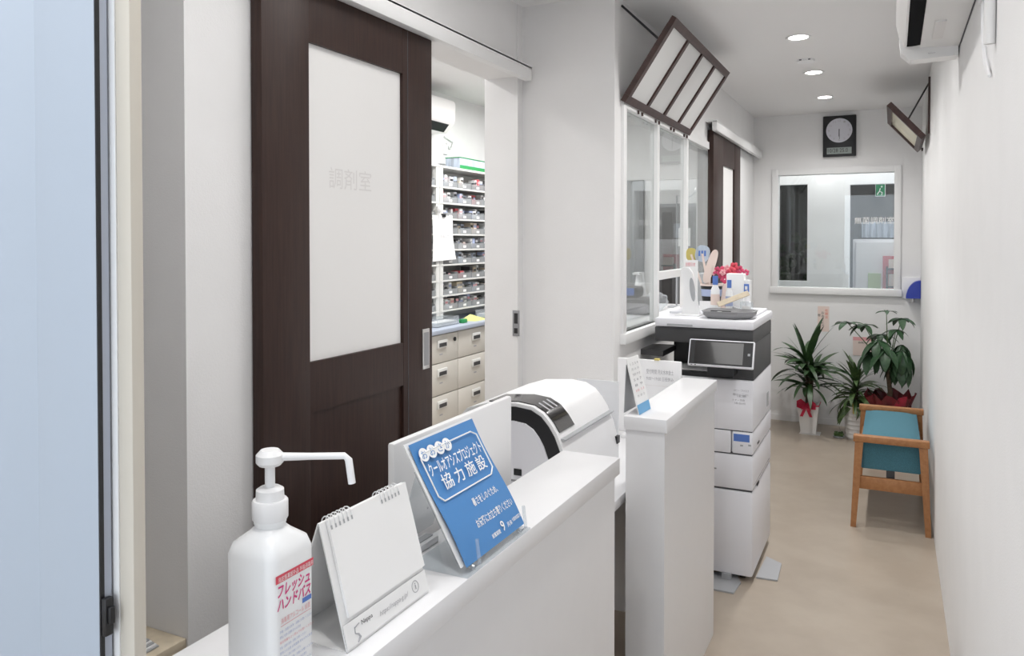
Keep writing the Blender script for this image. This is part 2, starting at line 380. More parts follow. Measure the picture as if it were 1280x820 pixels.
# hatch windows
w2 = root_struct('window_2', 'white framed hatch window of three tall panes beside the copier', 'window', (XW, (WY0 + WY1) / 2, WZ0))
fx0, fx1 = XW - .05, XW + .014
m1, m2 = P(821, 300, 0, XW).y, P(857.5, 300, 0, XW).y
FT = .042
bx('frame', 'trim', fx0, fx1, WY0 - .012, WY0 + FT - .012, WZ0 - .045, WZ1 + .03, w2, .002)
bx('frame', 'trim', fx0, fx1, WY1 - FT + .02, WY1 + .02, WZ0 - .045, WZ1 + .03, w2, .002)
bx('frame', 'trim', fx0, fx1, WY0 + FT - .012, WY1 - FT + .02, WZ1 - .015, WZ1 + .03, w2)
bx('sill', 'trim', fx0, fx1 + .012, WY0 - .02, WY1 + .02, WZ0 - .045, WZ0 - .0, w2, .002)
for i, my in enumerate((m1, m2)): bx('mullion', 'trim', XW - .03, fx1 - .006, my - .018, my + .018, WZ0, WZ1 - .015, w2)
bx('transom', 'trim', XW - .028, fx1 - .008, m1 + .018, m2 - .018, 1.30, 1.34, w2)
zt = WZ1 - .015
bx('glass_pane', 'windowglass', XW - .014, XW - .010, WY0 + .03, m1 - .018, WZ0, zt, w2)
bx('glass_pane', 'windowglass', XW - .014, XW - .010, m1 + .018, m2 - .018, 1.34, zt, w2)
bx('glass_pane', 'windowglass', XW - .014, XW - .010, m2 + .018, WY1 - .022, WZ0, zt, w2)

# end window with lettering
w1 = root_struct('window_1', 'wide white framed window in the end wall under the clock', 'window', ((W1x0 + W1x1) / 2, YB, W1z0))
T = .048
bx('frame', 'trim', W1x0, W1x0 + T, YB - .02, YB + .1, W1z0, W1z1, w1, .003); bx('frame', 'trim', W1x1 - T, W1x1, YB - .02, YB + .1, W1z0, W1z1, w1, .003)
bx('frame', 'trim', W1x0 + T, W1x1 - T, YB - .02, YB + .1, W1z1 - T, W1z1, w1); bx('sill', 'trim', W1x0 - .01, W1x1 + .01, YB - .035, YB + .1, W1z0 - .005, W1z0 + T, w1, .003)
g1 = bx('glass_pane', 'glass', W1x0 + T, W1x1 - T, YB + .03, YB + .035, W1z0 + T, W1z1 - T, w1)
a_, b_ = P(1068, 280, 1, YB + .029), P(1117.5, 272, 1, YB + .029)
text('無菌調剤室', (a_.x, YB + .03, a_.z), (1, 0, 0), (0, 0, 1), b_.x - a_.x, .055, 'white', g1)

# room behind the end window
YR = 7.35
def PR(u, v): return P(u, v, 1, YR)
L0, L1, LT, LB = PR(971, 300).x - .12, PR(1009, 300).x, PR(990, 231).z, PR(990, 351).z
R0, R1, RT, RB = PR(1062, 300).x, PR(1121, 300).x + .12, PR(1090, 230).z, 0.85
struct('wall_inner', B().box(-1.6, L0, YR, YR + .08, 0, 2.7).box(L1, R0, YR, YR + .08, 0, 2.7).box(R1, .6, YR, YR + .08, 0, 2.7)
       .box(L0, L1, YR, YR + .08, LT, 2.7).box(L0, L1, YR, YR + .08, 0, LB).box(R0, R1, YR, YR + .08, RT, 2.7).box(R0, R1, YR, YR + .08, 0, RB),
       'wall', 'white inner wall seen through the end window between two dark openings', 'wall')
struct('wall_anteroom', B().box(-1.7, -1.6, YB + .12, 9.1, 0, 2.7).box(.6, .7, YB + .12, 9.1, 0, 2.7), 'wall', 'side walls of the small room behind the end window', 'wall')
struct('ceiling_anteroom', B().box(-1.7, .7, YB + .12, 9.1, 2.65, 2.7), 'ceil', 'ceiling of the small room behind the end window', 'ceiling')
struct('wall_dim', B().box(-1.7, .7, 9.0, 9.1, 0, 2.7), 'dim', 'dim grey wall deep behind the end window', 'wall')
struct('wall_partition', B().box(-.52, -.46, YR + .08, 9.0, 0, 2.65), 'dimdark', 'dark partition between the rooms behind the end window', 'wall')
w3 = root_struct('window_3', 'dark narrow pane in the inner wall behind the end window', 'window', ((L0 + L1) / 2, YR, LB))
bx('glass_pane', 'glass', L0, L1, YR + .03, YR + .035, LB, LT, w3)
bx('sill', 'trim', L0, L1 + .03, YR - .02, YR, LB - .05, LB - .005, w3)
for k in range(4):
    z = LT - .03 - k * .05
    B(Matrix.Translation((0, 0, 0))).box(L0 + .1, L1 + .1, YR + .3 + k * .11, YR + .34 + k * .11, 2.18, 2.22).done('louver', 'grey', w3)
area('anteroom_ceiling_light', (-.45, YB + .34, 2.6), (0, 0, 0), 1.2, .25, 6, (1, .99, .975))
area('back_room_light', (.1, 8.0, 2.6), (0, 0, 0), .4, .4, 7, (1, .98, .95))
# things in the room behind
YQ = 8.3
def PQ(u, v, y=YQ): return P(u, v, 1, y)
cb = bx('storage_cabinet', 'copier', PQ(1066, 300).x, .45, YQ, YQ + .5, 0, PQ(1090, 299).z, bev=.01, label='tall white cabinet seen low in the right part of the end window', cat='cabinet')
bx('cabinet_door', 'plastic', PQ(1070, 300).x, PQ(1118, 300).x, YQ - .012, YQ - .0005, .05, PQ(1090, 303).z, cb)
a_, b_ = PQ(1077, 297, 8.97), PQ(1125, 277, 8.97)
cu = B()
pts = []
for i in range(41):
    x = a_.x + (b_.x + .1 - a_.x) * i / 40; pts.append((x, 8.96 + .012 * math.sin(i * 1.3)))
cu.rings([[(x, y, a_.z) for x, y in pts] + [(x, y + .004, a_.z) for x, y in reversed(pts)], [(x, y, b_.z) for x, y in pts] + [(x, y + .004, b_.z) for x, y in reversed(pts)]])
cu.done('window_curtain', 'curtain', smooth=True, label='pale blue curtained window seen deep behind the end window', cat='curtain')
rs = thing('document_rack', 'red and black document rack leaning by the white cabinet behind the end window', 'rack', (PQ(1111, 340).x, 8.2, 0.9))
r0, r1 = PQ(1103.5, 320, 8.2), PQ(1121, 361, 8.2)
bx('back', 'redfolder', r0.x, r1.x + .05, 8.22, 8.235, .95, r0.z, rs)
bx('side', 'black', r0.x + .03, r0.x + .045, 8.15, 8.22, .95, r0.z - .10, rs)
for k in range(2): bx('shelf', 'black', r0.x + .03, r1.x + .05, 8.15, 8.22, r0.z - .13 - k * .17, r0.z - .115 - k * .17, rs)
bx('leaflet', 'notepink', r0.x + .05, r1.x + .04, 8.19, 8.20, r0.z - .115, r0.z - .03, rs)
bx('leaflet', 'notepink', r0.x + .05, r1.x + .04, 8.19, 8.20, r0.z - .285, r0.z - .17, rs)
bx('base', 'black', r0.x, r1.x + .05, 8.13, 8.25, .90, .95, rs)
bx('rack_stand', 'copier', r0.x - .02, .45, 8.10, 8.28, 0, .90, bev=.005, label='white low stand carrying the red document rack', cat='stand')
g0, g1_ = PQ(1085, 341.5, 8.28), PQ(1101, 361, 8.28)
bx('green_sheet', 'palegreen', g0.x, g1_.x, 8.276, 8.2865, g1_.z - .1, g0.z, label='pale green sheet on the white cabinet behind the end window', cat='sheet')
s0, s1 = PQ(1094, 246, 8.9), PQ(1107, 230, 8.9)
ex = thing('exit_sign_reflection', 'exit sign reflection modelled as a small green sign behind the window', 'sign', ((s0.x + s1.x) / 2, 8.9, s0.z))  # solid sign added here in place of a reflection in the glass
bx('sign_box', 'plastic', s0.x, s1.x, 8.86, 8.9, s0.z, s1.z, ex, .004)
bx('reflected_face', 'exitreflection', s0.x + .006, s1.x - .006, 8.857, 8.8595, s0.z + .006, s1.z - .006, ex)
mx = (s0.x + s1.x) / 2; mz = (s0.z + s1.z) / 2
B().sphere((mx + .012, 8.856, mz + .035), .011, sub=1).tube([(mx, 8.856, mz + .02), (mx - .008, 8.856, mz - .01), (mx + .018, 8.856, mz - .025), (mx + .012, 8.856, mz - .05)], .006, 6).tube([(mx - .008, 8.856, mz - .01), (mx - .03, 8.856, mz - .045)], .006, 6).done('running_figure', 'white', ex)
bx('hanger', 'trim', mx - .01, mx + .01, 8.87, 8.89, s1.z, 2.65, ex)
shp = B()
for k in range(30):
    shp.sphere((random.uniform(-1.0, -.62), random.uniform(8.0, 8.3), random.uniform(.95, 1.55)), random.uniform(.03, .07), sub=1)
pl0 = thing('plant_reflection', 'plant reflection in the left dark pane modelled as a leafy plant', 'plant', (-.8, 8.15, 0))  # leafy clumps stand in for a plant reflected in the pane
shp.done('foliage', 'leaf1', pl0)
B().cyl((-.8, 8.15, 0), (-.8, 8.15, 1.1), .05).done('stem', 'bark', pl0)

# entrance door leaf and frame, close on the left
YE = 0.50
ex1 = P(120.5, 400, 1, YE).x
d3 = root_struct('door_3', 'white entrance door leaf coloured with bluish daylight at the left edge', 'door', (ex1 - .5, YE, 0))
bx('leaf', 'door_daylit', ex1 - .95, P(46, 400, 1, YE).x, YE + .002, YE + .013, .01, 2.4, d3, .001)
bx('edge_stile', 'door_daylit', P(46, 400, 1, YE).x, ex1, YE, YE + .013, .01, 2.4, d3, .001)
bx('rubber_seal', 'black', ex1, ex1 + .0015, YE + .0005, YE + .005, .01, 2.4, d3)
bx('edge_cap', 'framegrey', ex1, ex1 + .001, YE + .005, YE + .013, .01, 2.4, d3)
lz1, lz0 = P(135, 752, 1, YE).z, P(135, 799, 1, YE).z
k = bx('door_catch', 'black', ex1 + .0015, ex1 + .008, YE + .001, YE + .010, lz0, lz1, d3, .001)
bx('roller', 'black', ex1 + .008, ex1 + .012, YE + .003, YE + .009, lz0 + .012, lz1 - .008, k, .001)
t5 = root_struct('trim_5', 'grey and beige upright entrance frame behind the white door leaf', 'door frame', (ex1, YE + .1, 0))
YF = YE + .016
f0, f1 = P(118, 400, 1, YF).x, P(147, 400, 1, YF).x
f2 = P(180, 400, 1, YF + .014).x
bx('metal_jamb', 'trim', f0 - .08, P(140, 400, 1, YF).x, YF, YF + .012, 0, 2.5, t5)
bx('jamb_lip', 'trim', P(140, 400, 1, YF).x, f1, YF - .001, YF + .012, 0, 2.5, t5)
bx('casing', 'beigewall', f1, f2, YF, YF + .014, 0, CE, t5, .001)
struct('wall_entrance', B().box(-2.63, f0 - .08, YF, YF + .012, 0, 2.6), 'wall', 'wall carrying the entrance frame on the left', 'wall')
# shelf in the nook
sy = 1.29
ns = P(200, 787, 1, sy).z
sh_ = thing('nook_shelf', 'low pale wooden shelf top in the nook beside the entrance frame', 'shelf', (-1.9, 1.1, 0))
bx('top', 'palewood', -2.6, XD - .005, .95, sy - .001, ns - .03, ns, sh_, .002)
bx('cabinet_body', 'beige', -2.58, XD - .03, .97, sy - .002, 0, ns - .03, sh_)
a_ = P(193, 812, 2, ns)
bk = thing('paper_stack', 'small stack of grey striped leaflets lying on the nook shelf', 'leaflets', (a_.x, a_.y, ns))
for k in range(5):
    bx('leaflet', ('midgrey', 'paper')[k % 2], a_.x - .14, a_.x + .0 - .004 * k, a_.y - .10, a_.y + .012 - .003 * k, ns + .001 + .004 * k, ns + .0045 + .004 * k, bk)

# glazed entrance behind the viewer
w4 = root_struct('window_4', 'clear glazed entrance behind the viewer', 'window', (-.9, -2.66, 0))
for x0, x1 in ((-1.85, -1.80), (-.93, -.87), (0, .05)): bx('frame', 'framegrey', x0, x1, -2.70, -2.62, 0, 2.35, w4)
bx('glass_pane', 'glass', -1.80, -.93, -2.665, -2.660, 0, 2.35, w4); bx('glass_pane', 'glass', -.87, 0, -2.665, -2.660, 0, 2.35, w4)

# ================================================================== CEILING FIXTURES
DL = [P(998, 46, 2, CE), P(1017, 90, 2, CE), P(1031, 121, 2, CE)]
step = (DL[2] - DL[0]) / 2
spots = [DL[0] + step * k for k in (-4, -3, -2, -1)] + DL
lab = ['round white ceiling downlight over the entrance end of the counter', 'round white ceiling downlight over the counter with the poster', 'round white ceiling downlight over the gap between the two counters', 'round white ceiling downlight in front of the copier',
       'nearest of the three round downlights in view on the corridor ceiling', 'middle of the three round downlights in view on the corridor ceiling', 'farthest of the three round downlights, closest to the clock']
for i, p in enumerate(spots):
    t = thing('downlight', lab[i], 'downlight', (p.x, p.y, CE), 'corridor ceiling downlights')
    B().lathe([(.047, 0), (.062, 0), (.060, -.006), (.047, -.004), (.047, 0)], (p.x, p.y, CE - .0005), 28, cap=False).done('ring', 'trim', t, True)
    B().lathe([(.0001, -.0015), (.047, -.0015), (.047, -.003), (.0001, -.003)], (p.x, p.y, CE), 28).done('lens', 'lamp', t)
    l = bpy.data.lights.new('downlight_lamp', 'SPOT'); l.energy = (17, 16, 16, 24, 32, 34, 36)[i]; l.color = (1, .985, .965); l.spot_size = R(155); l.spot_blend = 1.0; l.shadow_soft_size = .045
    o = bpy.data.objects.new('downlight_lamp', l); COL.objects.link(o); o.parent = t; o.location = (0, 0, -.012)
p = P(1007, 75, 2, CE)
sd = thing('ceiling_sensor', 'small round white sensor on the ceiling between the first two downlights', 'sensor', (p.x, p.y, CE))
B().lathe([(.0001, 0), (.05, 0), (.048, -.012), (.02, -.018), (.0001, -.018)], (p.x, p.y, CE), 24).done('body', 'plastic', sd, True)
for k in range(3): B().box(p.x - .03 + k * .024, p.x - .018 + k * .024, p.y - .048, p.y - .046, CE - .010, CE - .004).done('slot', 'darkgrey', sd)
# dispensary and entrance ceiling panels, plus an added fill panel over the reception
def panel(x, y, z, sx, sy, pw, label):
    t = thing('ceiling_light_panel', label, 'ceiling light', (x, y, z))
    B().box(x - sx / 2 - .02, x + sx / 2 + .02, y - sy / 2 - .02, y + sy / 2 + .02, z - .03, z - .0005).done('housing', 'trim', t)
    B().box(x - sx / 2, x + sx / 2, y - sy / 2, y + sy / 2, z - .034, z - .0302).done('diffuser', 'panelglow', t)
    l = bpy.data.lights.new('panel_lamp', 'AREA'); l.shape = 'RECTANGLE'; l.size = sx; l.size_y = sy; l.energy = pw; l.color = (1, .99, .975)
    o = bpy.data.objects.new('panel_lamp', l); COL.objects.link(o); o.parent = t; o.location = (0, 0, -.04)
panel(-2.35, 3.1, 2.65, .25, 1.2, 22, 'long ceiling light panel inside the dispensary near the doorway')
panel(-2.2, 5.2, 2.65, .25, 1.2, 24, 'long ceiling light panel inside the dispensary over the work counter')
panel(-1.05, 1.75, CE, .3, 1.3, 1.0, 'added unseen ceiling fill light panel over the reception desk')  # out-of-view panel added to raise the ambient light
panel(-.95, .2, CE, .25, 1.2, 6, 'long ceiling light panel at the entrance')

# ================================================================== RECEPTION COUNTERS
D = 0.53; CT = CAM_H - D                        # counter top height
cxr = P(775, 572, 2, CT).x; cxl = P(697, 567, 2, CT).x
c1y1 = P(775, 572, 2, CT).y
c2y0, c2y1 = P(834, 525.5, 2, CT).y, P(897, 475, 2, CT).y
c2xl = P(781, 519, 2, CT).x
TH = .040
c1 = thing('reception_counter', 'long white counter carrying the sanitizer bottle and the blue poster', 'counter', ((cxr + cxl) / 2, 1.3, 0))
bx('top', 'counter', cxl, cxr, .62, c1y1, CT - TH, CT, c1, .0015)
bx('front_panel', 'counter', cxr - .045, cxr - .010, .63, c1y1 - .010, 0, CT - TH, c1)
bx('back_panel', 'counter', cxl + .008, cxl + .03, .63, c1y1 - .010, 0, CT - TH, c1)
bx('end_panel', 'counter', cxl + .03, cxr - .045, c1y1 - .035, c1y1 - .010, 0, CT - TH, c1)
ra = P(248, 800, 2, CT)
bx('return_top', 'counter', ra.x, cxl - .0005, .62, .93, CT - TH, CT, c1, .0015)
bx('return_panel', 'counter', ra.x + .01, ra.x + .03, .63, .92, 0, CT - TH, c1)
c2 = thing('reception_counter', 'short white counter standing in front of the copier', 'counter', ((cxr + c2xl) / 2, 2.6, 0))
bx('top', 'counter', c2xl, cxr, c2y0, c2y1, CT - TH, CT, c2, .0015)
bx('front_panel', 'counter', cxr - .045, cxr - .008, c2y0 + .008, c2y1 - .008, 0, CT - TH, c2)
bx('end_panel', 'counter', c2xl + .004, cxr - .045, c2y0 + .008, c2y0 + .035, 0, CT - TH, c2)
bx('back_panel', 'counter', c2xl + .004, c2xl + .025, c2y0 + .035, c2y1 - .008, 0, CT - TH, c2)
# staff desk behind the counters
DZ = .72
dk = thing('staff_desk', 'low white staff desk behind the reception counters carrying the printer', 'desk', (-1.0, 1.9, 0))
bx('desktop', 'counter', -1.25, cxl + .006, 1.24, 3.05, DZ - .03, DZ, dk, .002)
for yy in (1.28, 3.0): bx('leg_panel', 'counter', -1.24, cxl - .005, yy - .012, yy + .012, 0, DZ - .03, dk)
bx('modesty_panel', 'midgrey', -1.22, -1.20, 1.30, 2.98, .25, DZ - .03, dk)

# ---- hanging cable at counter end
cy_ = c1y1 + .03
B().tube([(cxl + .02, cy_, .955), (cxl + .10, cy_ + .0, .93), (cxl + .118, cy_, .84), (cxl + .112, cy_, .70), (cxl + .118, cy_, .55), (cxl + .114, cy_, .40), (cxl + .118, cy_, .2), (cxl + .12, cy_, .004)], .005, 8).done('power_cable', 'black', smooth=True, label='black power cable hanging in the gap between the two counters', cat='cable')

# ================================================================== SANITIZER BOTTLE
bc = P(338, 700, 1, .715); bX = bc.x; bY = .715
sb = thing('sanitizer_bottle', 'translucent white pump sanitizer bottle with a magenta label on the counter', 'bottle', (bX, bY, CT))
hb = .0385
def rsq(hx, z, rad, n=6):
    pts = []
    for cx, cy, a0 in ((1, 1, 0), (-1, 1, 90), (-1, -1, 180), (1, -1, 270)):
        for k in range(n + 1):
            a = R(a0 + 90 * k / n); pts.append((bX + cx * (hx - rad) + rad * math.cos(a), bY + cy * (hx - rad) + rad * math.sin(a), z))
    return pts
topz = P(338, 562, 1, bY).z; shz = P(290, 683, 1, bY - hb).z; nkz = P(338, 652, 1, bY).z
rr = [rsq(hb - .004, CT + .0005, .012), rsq(hb, CT + .006, .014), rsq(hb, shz - .012, .014), rsq(hb - .003, shz, .016), rsq(hb - .014, shz + .010, .020), rsq(hb - .021, shz + .017, .016), rsq(.019, nkz, .0185), rsq(.019, nkz + .004, .0185)]
body = B().rings(rr).done('body', 'bottlewhite', sb, True)
B().lathe([(.0205, nkz + .004), (.0215, nkz + .006), (.0215, nkz + .026), (.020, nkz + .028), (.017, nkz + .028), (.0165, nkz + .040), (.012, nkz + .043), (.0001, nkz + .043)], (bX, bY, 0), 28).done('collar', 'plastic', sb, True)
B().cyl((bX, bY, nkz + .04), (bX, bY, topz - .014), .006, n=14).done('pump_stem', 'plastic', sb, True)
B().lathe([(.0001, topz - .019), (.013, topz - .019), (.0165, topz - .015), (.0165, topz - .006), (.011, topz), (.0001, topz + .0005)], (bX, bY, 0), 24).done('pump_head', 'plastic', sb, True)
nd = Vector((math.cos(R(YAW + 3)), math.sin(R(YAW + 3)), 0))
s0 = Vector((bX, bY, topz - .009)); s1 = s0 + nd * .094; s2 = s1 + nd * .005 - Vector((0, 0, .034))
B().tube([s0, s0 + nd * .05, s1 - nd * .004, s1 + nd * .001 - Vector((0, 0, .005)), s2], [.0055, .0042, .0042, .0046, .0046], 10).done('nozzle', 'plastic', sb, True)
# label print on the +X face
lxp = bX + hb; y0 = bY - hb + .006; y1 = bY + hb - .006
def lz(v): return P(362, v, 0, lxp).z
RY, UP = (0, 1, 0), (0, 0, 1)
patch('red_band', 'redprint', (lxp, y0, lz(722)), RY, UP, y1 - y0, .0095, body)
text('指定医薬部外品 手指消毒用', (lxp, y0 + .004, lz(721)), RY, UP, (y1 - y0) * .92, .0062, 'white', body, lift=.0009)
text('フレッシュ', (lxp, y0 + .002, lz(741)), RY, UP, (y1 - y0) * .86, .0155, 'pink', body, shear=.15, bold=.025)
text('ハンドバス', (lxp, y0 + .002, lz(757)), RY, UP, (y1 - y0) * .88, .0150, 'pink', body, shear=.15, bold=.025)
patch('blue_mark', 'blueprint', (lxp, y1 - .020, lz(756.5) - .007), RY, UP, .016, .006, body)
text('消毒用アルコール 殺菌', (lxp, y0 + .008, lz(774)), RY, UP, (y1 - y0) * .78, .0068, 'palepink', body)
patch('rule', 'palepink', (lxp, y0 + .008, lz(777)), RY, UP, (y1 - y0) * .8, .0007, body)
for k in range(11):
    text(('手指・皮膚の洗浄・消毒にお使いください', '使用上の注意 火気厳禁 定められた用法', '用法用量をよく読んでお使いください')[k % 3], (lxp, y0 + .006, lz(785) - .0063 * k), RY, UP, (y1 - y0) * (.86, .55, .9, .7)[k % 4], .0034, 'palepink' if k == 2 else 'paleblue', body)

# ================================================================== DESK CALENDAR
ca = thing('desk_calendar', 'blank white spiral desk calendar standing between the bottle and the poster', 'calendar', (-.66, .89, CT))
ky0, ky1 = .792, .985
kx0, kx1, kz = -.6225, -.668, .160
fr = Vector((kx1 - kx0, 0, kz)); fl = fr.length; fu = fr.normalized(); fn = Vector((0, 1, 0)).cross(fu)   # outward normal (+X)
def slab(x0, z0, x1, z1, ya, yb, th):
    a, b = Vector((x0, 0, z0)), Vector((x1, 0, z1)); n = Vector((0, 1, 0)).cross((b - a).normalized()) * th
    return B().rings([[(p.x, ya, p.z + CT) for p in (a, b, b + n, a + n)], [(p.x, yb, p.z + CT) for p in (a, b, b + n, a + n)]])
slab(kx0, .0005, kx1, kz, ky0, ky1, -.002).done('front_board', 'paper', ca)
slab(-.728, .0005, kx1 - .003, kz, ky0, ky1, .002).done('back_board', 'paper', ca)
bx('base_fold', 'paper', -.728, kx0, ky0, ky1, CT + .0003, CT + .0013, ca)
o1 = Vector((kx0, ky0, CT)) + fu * .030
pg = patch('page_block', 'white', Vector((kx0, ky0 + .012, CT)) + fu * .040, RY, fu, ky1 - ky0 - .012, fl - .040, ca, lift=.0006, thick=.004)
patch('pocket_strip', 'paper', Vector((kx0, ky0, CT)) + fu * .004, RY, fu, ky1 - ky0, .030, ca, lift=.0012, thick=.001)
cf = Vector((kx0, ky0, CT)) + fn * .0026
text('Nappa', cf + Vector((0, .034, 0)) + fu * .020, RY, fu, .024, .0075, 'print', ca, name='logo_name')
B().tube([cf + Vector((0, yy, 0)) + fu * zz for yy, zz in ((.030, .026), (.020, .024), (.019, .017), (.025, .014), (.027, .010), (.021, .005))], [.0006, .0010, .0008, .0012, .0018, .0008], 5).done('logo_mark', 'printgrey', ca)
text('https://nappa-g.jp/', cf + Vector((0, .072, 0)) + fu * .014, RY, fu, .068, .0085, 'printgrey', ca, shear=.3)
B().tube([cf + Vector((0, .162 + .008 * math.cos(a), 0)) + fu * (.021 + .008 * math.sin(a)) for a in [k * math.pi / 8 for k in range(17)]], .0005, 4).done('round_mark', 'printgrey', ca)
text('i', cf + Vector((0, .1605, 0)) + fu * .017, RY, fu, .003, .009, 'printgrey', ca)
for k in range(12):
    yy = ky0 + (.016 + .0085 * k if k < 6 else ky1 - ky0 - .065 + .0085 * (k - 6))
    cc = Vector(((kx1 - .0015), yy, CT + kz - .004))
    B().tube([cc + Vector((.0085 * math.cos(a), .0012 * math.sin(a * .5), .0085 * math.sin(a))) for a in [k2 * math.pi / 6 for k2 in range(13)]], .0009, 5).done('spiral_ring', 'plastic', ca)
    patch('punch_hole', 'midgrey', Vector((kx0, yy - .0016, CT)) + fu * (fl - .013), RY, fu, .0032, .0055, ca, lift=.0052)

# ================================================================== BLUE POSTER ON ACRYLIC STAND
ps = thing('poster_stand', 'clear acrylic stand holding the blue cool oasis poster on the counter', 'sign', (-.63, 1.15, CT))
BLp = P(583, 717, 0, -.600); BRp = P(655, 660, 0, -.600)
TLp = P(506, 558, 1, BLp.y - .01)
TRp = P(587, 525, 0, TLp.x)
by0, by1 = BLp.y, BRp.y
base = Vector((-.600, 0, max((BLp.z + BRp.z) / 2, CT + .012))); top = Vector((TLp.x, 0, (TLp.z + TRp.z) / 2))
pu = (top - base); pl = pu.length; pu.normalize(); pn = Vector((0, 1, 0)).cross(pu)
pw = by1 - by0
org = Vector((base.x, by0, base.z))
# acrylic: back plate, base shelf, lip, foot
def along(u_, v_, l_=0.0): return org + Vector((0, u_, 0)) + pu * v_ + pn * l_
def plate(u0, u1, v0, v1, l0, l1): return B().rings([[along(u0, v0, l), along(u1, v0, l), along(u1, v1, l), along(u0, v1, l)] for l in (l0, l1)])
plate(-.004, pw + .004, .012, pl * .8, -.010, -.007).done('back_plate', 'acrylic', ps)
bx('base_plate', 'acrylic', -.70, -.592, by0 - .01, by1 + .01, CT + .0003, CT + .0035, ps)
for yy in (by0 + .02, by1 - .02):
    q = Vector((org.x, yy, CT + .003))
    B().tube([Vector((org.x - .012, yy, org.z + .0)), Vector((org.x + .004, yy, org.z - .006)), Vector((org.x + .013, yy, org.z + .002)), Vector((org.x + .008, yy, org.z + .040))], .0032, 8).done('hook', 'acrylic', ps, True)
    B().tube([q + Vector((0, 0, 0)), Vector((org.x - .006, yy, org.z - .002))], .003, 6).done('leg', 'acrylic', ps)
B().rings([[(top.x - .008, y, top.z - .04), (top.x - .055, y, CT + .001), (top.x - .058, y, CT + .001), (top.x - .011, y, top.z - .04)] for y in (by0 + .05, by1 - .05)]).done('prop_leg', 'acrylic', ps)
# white backing board + wavy sheet
plate(-.006, pw + .004, .004, pl + .004, -.006, -.004).done('backing_card', 'paper', ps)
N = 14
def shp_(u_, v_): return along(u_, v_, .0006 + .0025 * math.sin(v_ / pl * math.pi * 2))
po = B()
po.rings([[shp_(0, pl * i / N), shp_(pw, pl * i / N), shp_(pw, pl * i / N) + pn * -.0005, shp_(0, pl * i / N) + pn * -.0005] for i in range(N + 1)])
sheet = po.done('poster', 'poster', ps, True)
def pt(s, u0, v0, wd, hg, m='white', bd=.014, **k): text(s, along(u0 * pw, v0 * pl, .0028), RY, pu, wd * pw, hg * pl, m, sheet, lift=.0008, bold=bd, **k)
# outlined box
fb = [(0.10, 0.50), (0.86, 0.50), (0.93, 0.55), (0.93, 0.86), (0.86, 0.90), (0.10, 0.90), (0.05, 0.86), (0.05, 0.55), (0.10, 0.50)]
for (u0, v0), (u1, v1) in zip(fb, fb[1:]):
    B().tube([along(u0 * pw, v0 * pl, .0030), along(u1 * pw, v1 * pl, .0030)], .0014, 5).done('outline', 'white', sheet)
for k, ch in enumerate('おおさか'):
    c = along((.11 + .115 * k) * pw, .885 * pl, .0034)
    disc = B(); disc.poly([c + Vector((0, .062 * pw * math.cos(a), 0)) + pu * (.055 * pl * math.sin(a)) for a in [j * math.pi / 12 for j in range(24)]])
    disc.done('badge', 'white', sheet)
    text(ch, c - Vector((0, .036 * pw, 0)) - pu * (.032 * pl), RY, pu, .072 * pw, .066 * pl, 'poster', sheet, lift=.0006)
pt('クールオアシスプロジェクト', .08, .705, .82, .105)
pt('協', .17, .565, .145, .125, bd=.009); pt('力', .36, .565, .13, .120, bd=.012); pt('施', .54, .565, .145, .125, bd=.006); pt('設', .72, .565, .145, .125, bd=.009)
pt('暑さをしのぐため、', .42, .345, .42, .066)
pt('お気軽にお立ち寄りください', .34, .185, .62, .072)
pt('設置期間', .46, .055, .14, .035); pt('9', .64, .052, .055, .085); pt('月末', .73, .058, .09, .04); pt('大阪府地球温暖化', .80 + .03, .070, .155, .032)

# ================================================================== MONITOR BACK BEHIND THE POSTER
XM = -.80
my0, my1 = P(493, 552, 0, XM).y, P(640, 497, 0, XM).y
mzt = (P(493, 552, 0, XM).z + P(640, 497, 0, XM).z) / 2
mo = thing('monitor', 'white flat monitor seen from behind, rising over the counter behind the blue poster', 'monitor', (XM - .03, (my0 + my1) / 2, DZ))
bx('casing', 'plastic', XM - .016, XM, my0, my1, mzt - .285, mzt, mo, .005)
bx('screen', 'blackglass', XM - .0175, XM - .016, my0 + .012, my1 - .012, mzt - .27, mzt - .012, mo)
bx('stand_neck', 'plastic', XM - .055, XM - .017, (my0 + my1) / 2 - .03, (my0 + my1) / 2 + .03, DZ + .012, mzt - .2, mo, .004)
bx('stand_foot', 'plastic', XM - .14, XM + .02, (my0 + my1) / 2 - .11, (my0 + my1) / 2 + .11, DZ + .0005, DZ + .012, mo, .004)
for yy in (my0 + .055, my0 + .11): B().cyl((XM - .001, yy, mzt - .15), (XM + .0008, yy, mzt - .15), .0022, n=8).done('screw', 'grey', mo)
# grey strip tray on the counter edge
q = P(537, 683, 2, CT + .012)
ty = q.y; tt = thing('card_tray', 'slim white tray with a grey insert on the counter behind the calendar', 'tray', (cxl + .02, ty, CT))
bx('tray_body', 'counter', cxl + .004, cxl + .030, ty - .10, ty + .05, CT + .0003, CT + .012, tt, .001)
bx('insert', 'midgrey', cxl + .008, cxl + .022, ty - .09, ty + .045, CT + .012, CT + .0135, tt)

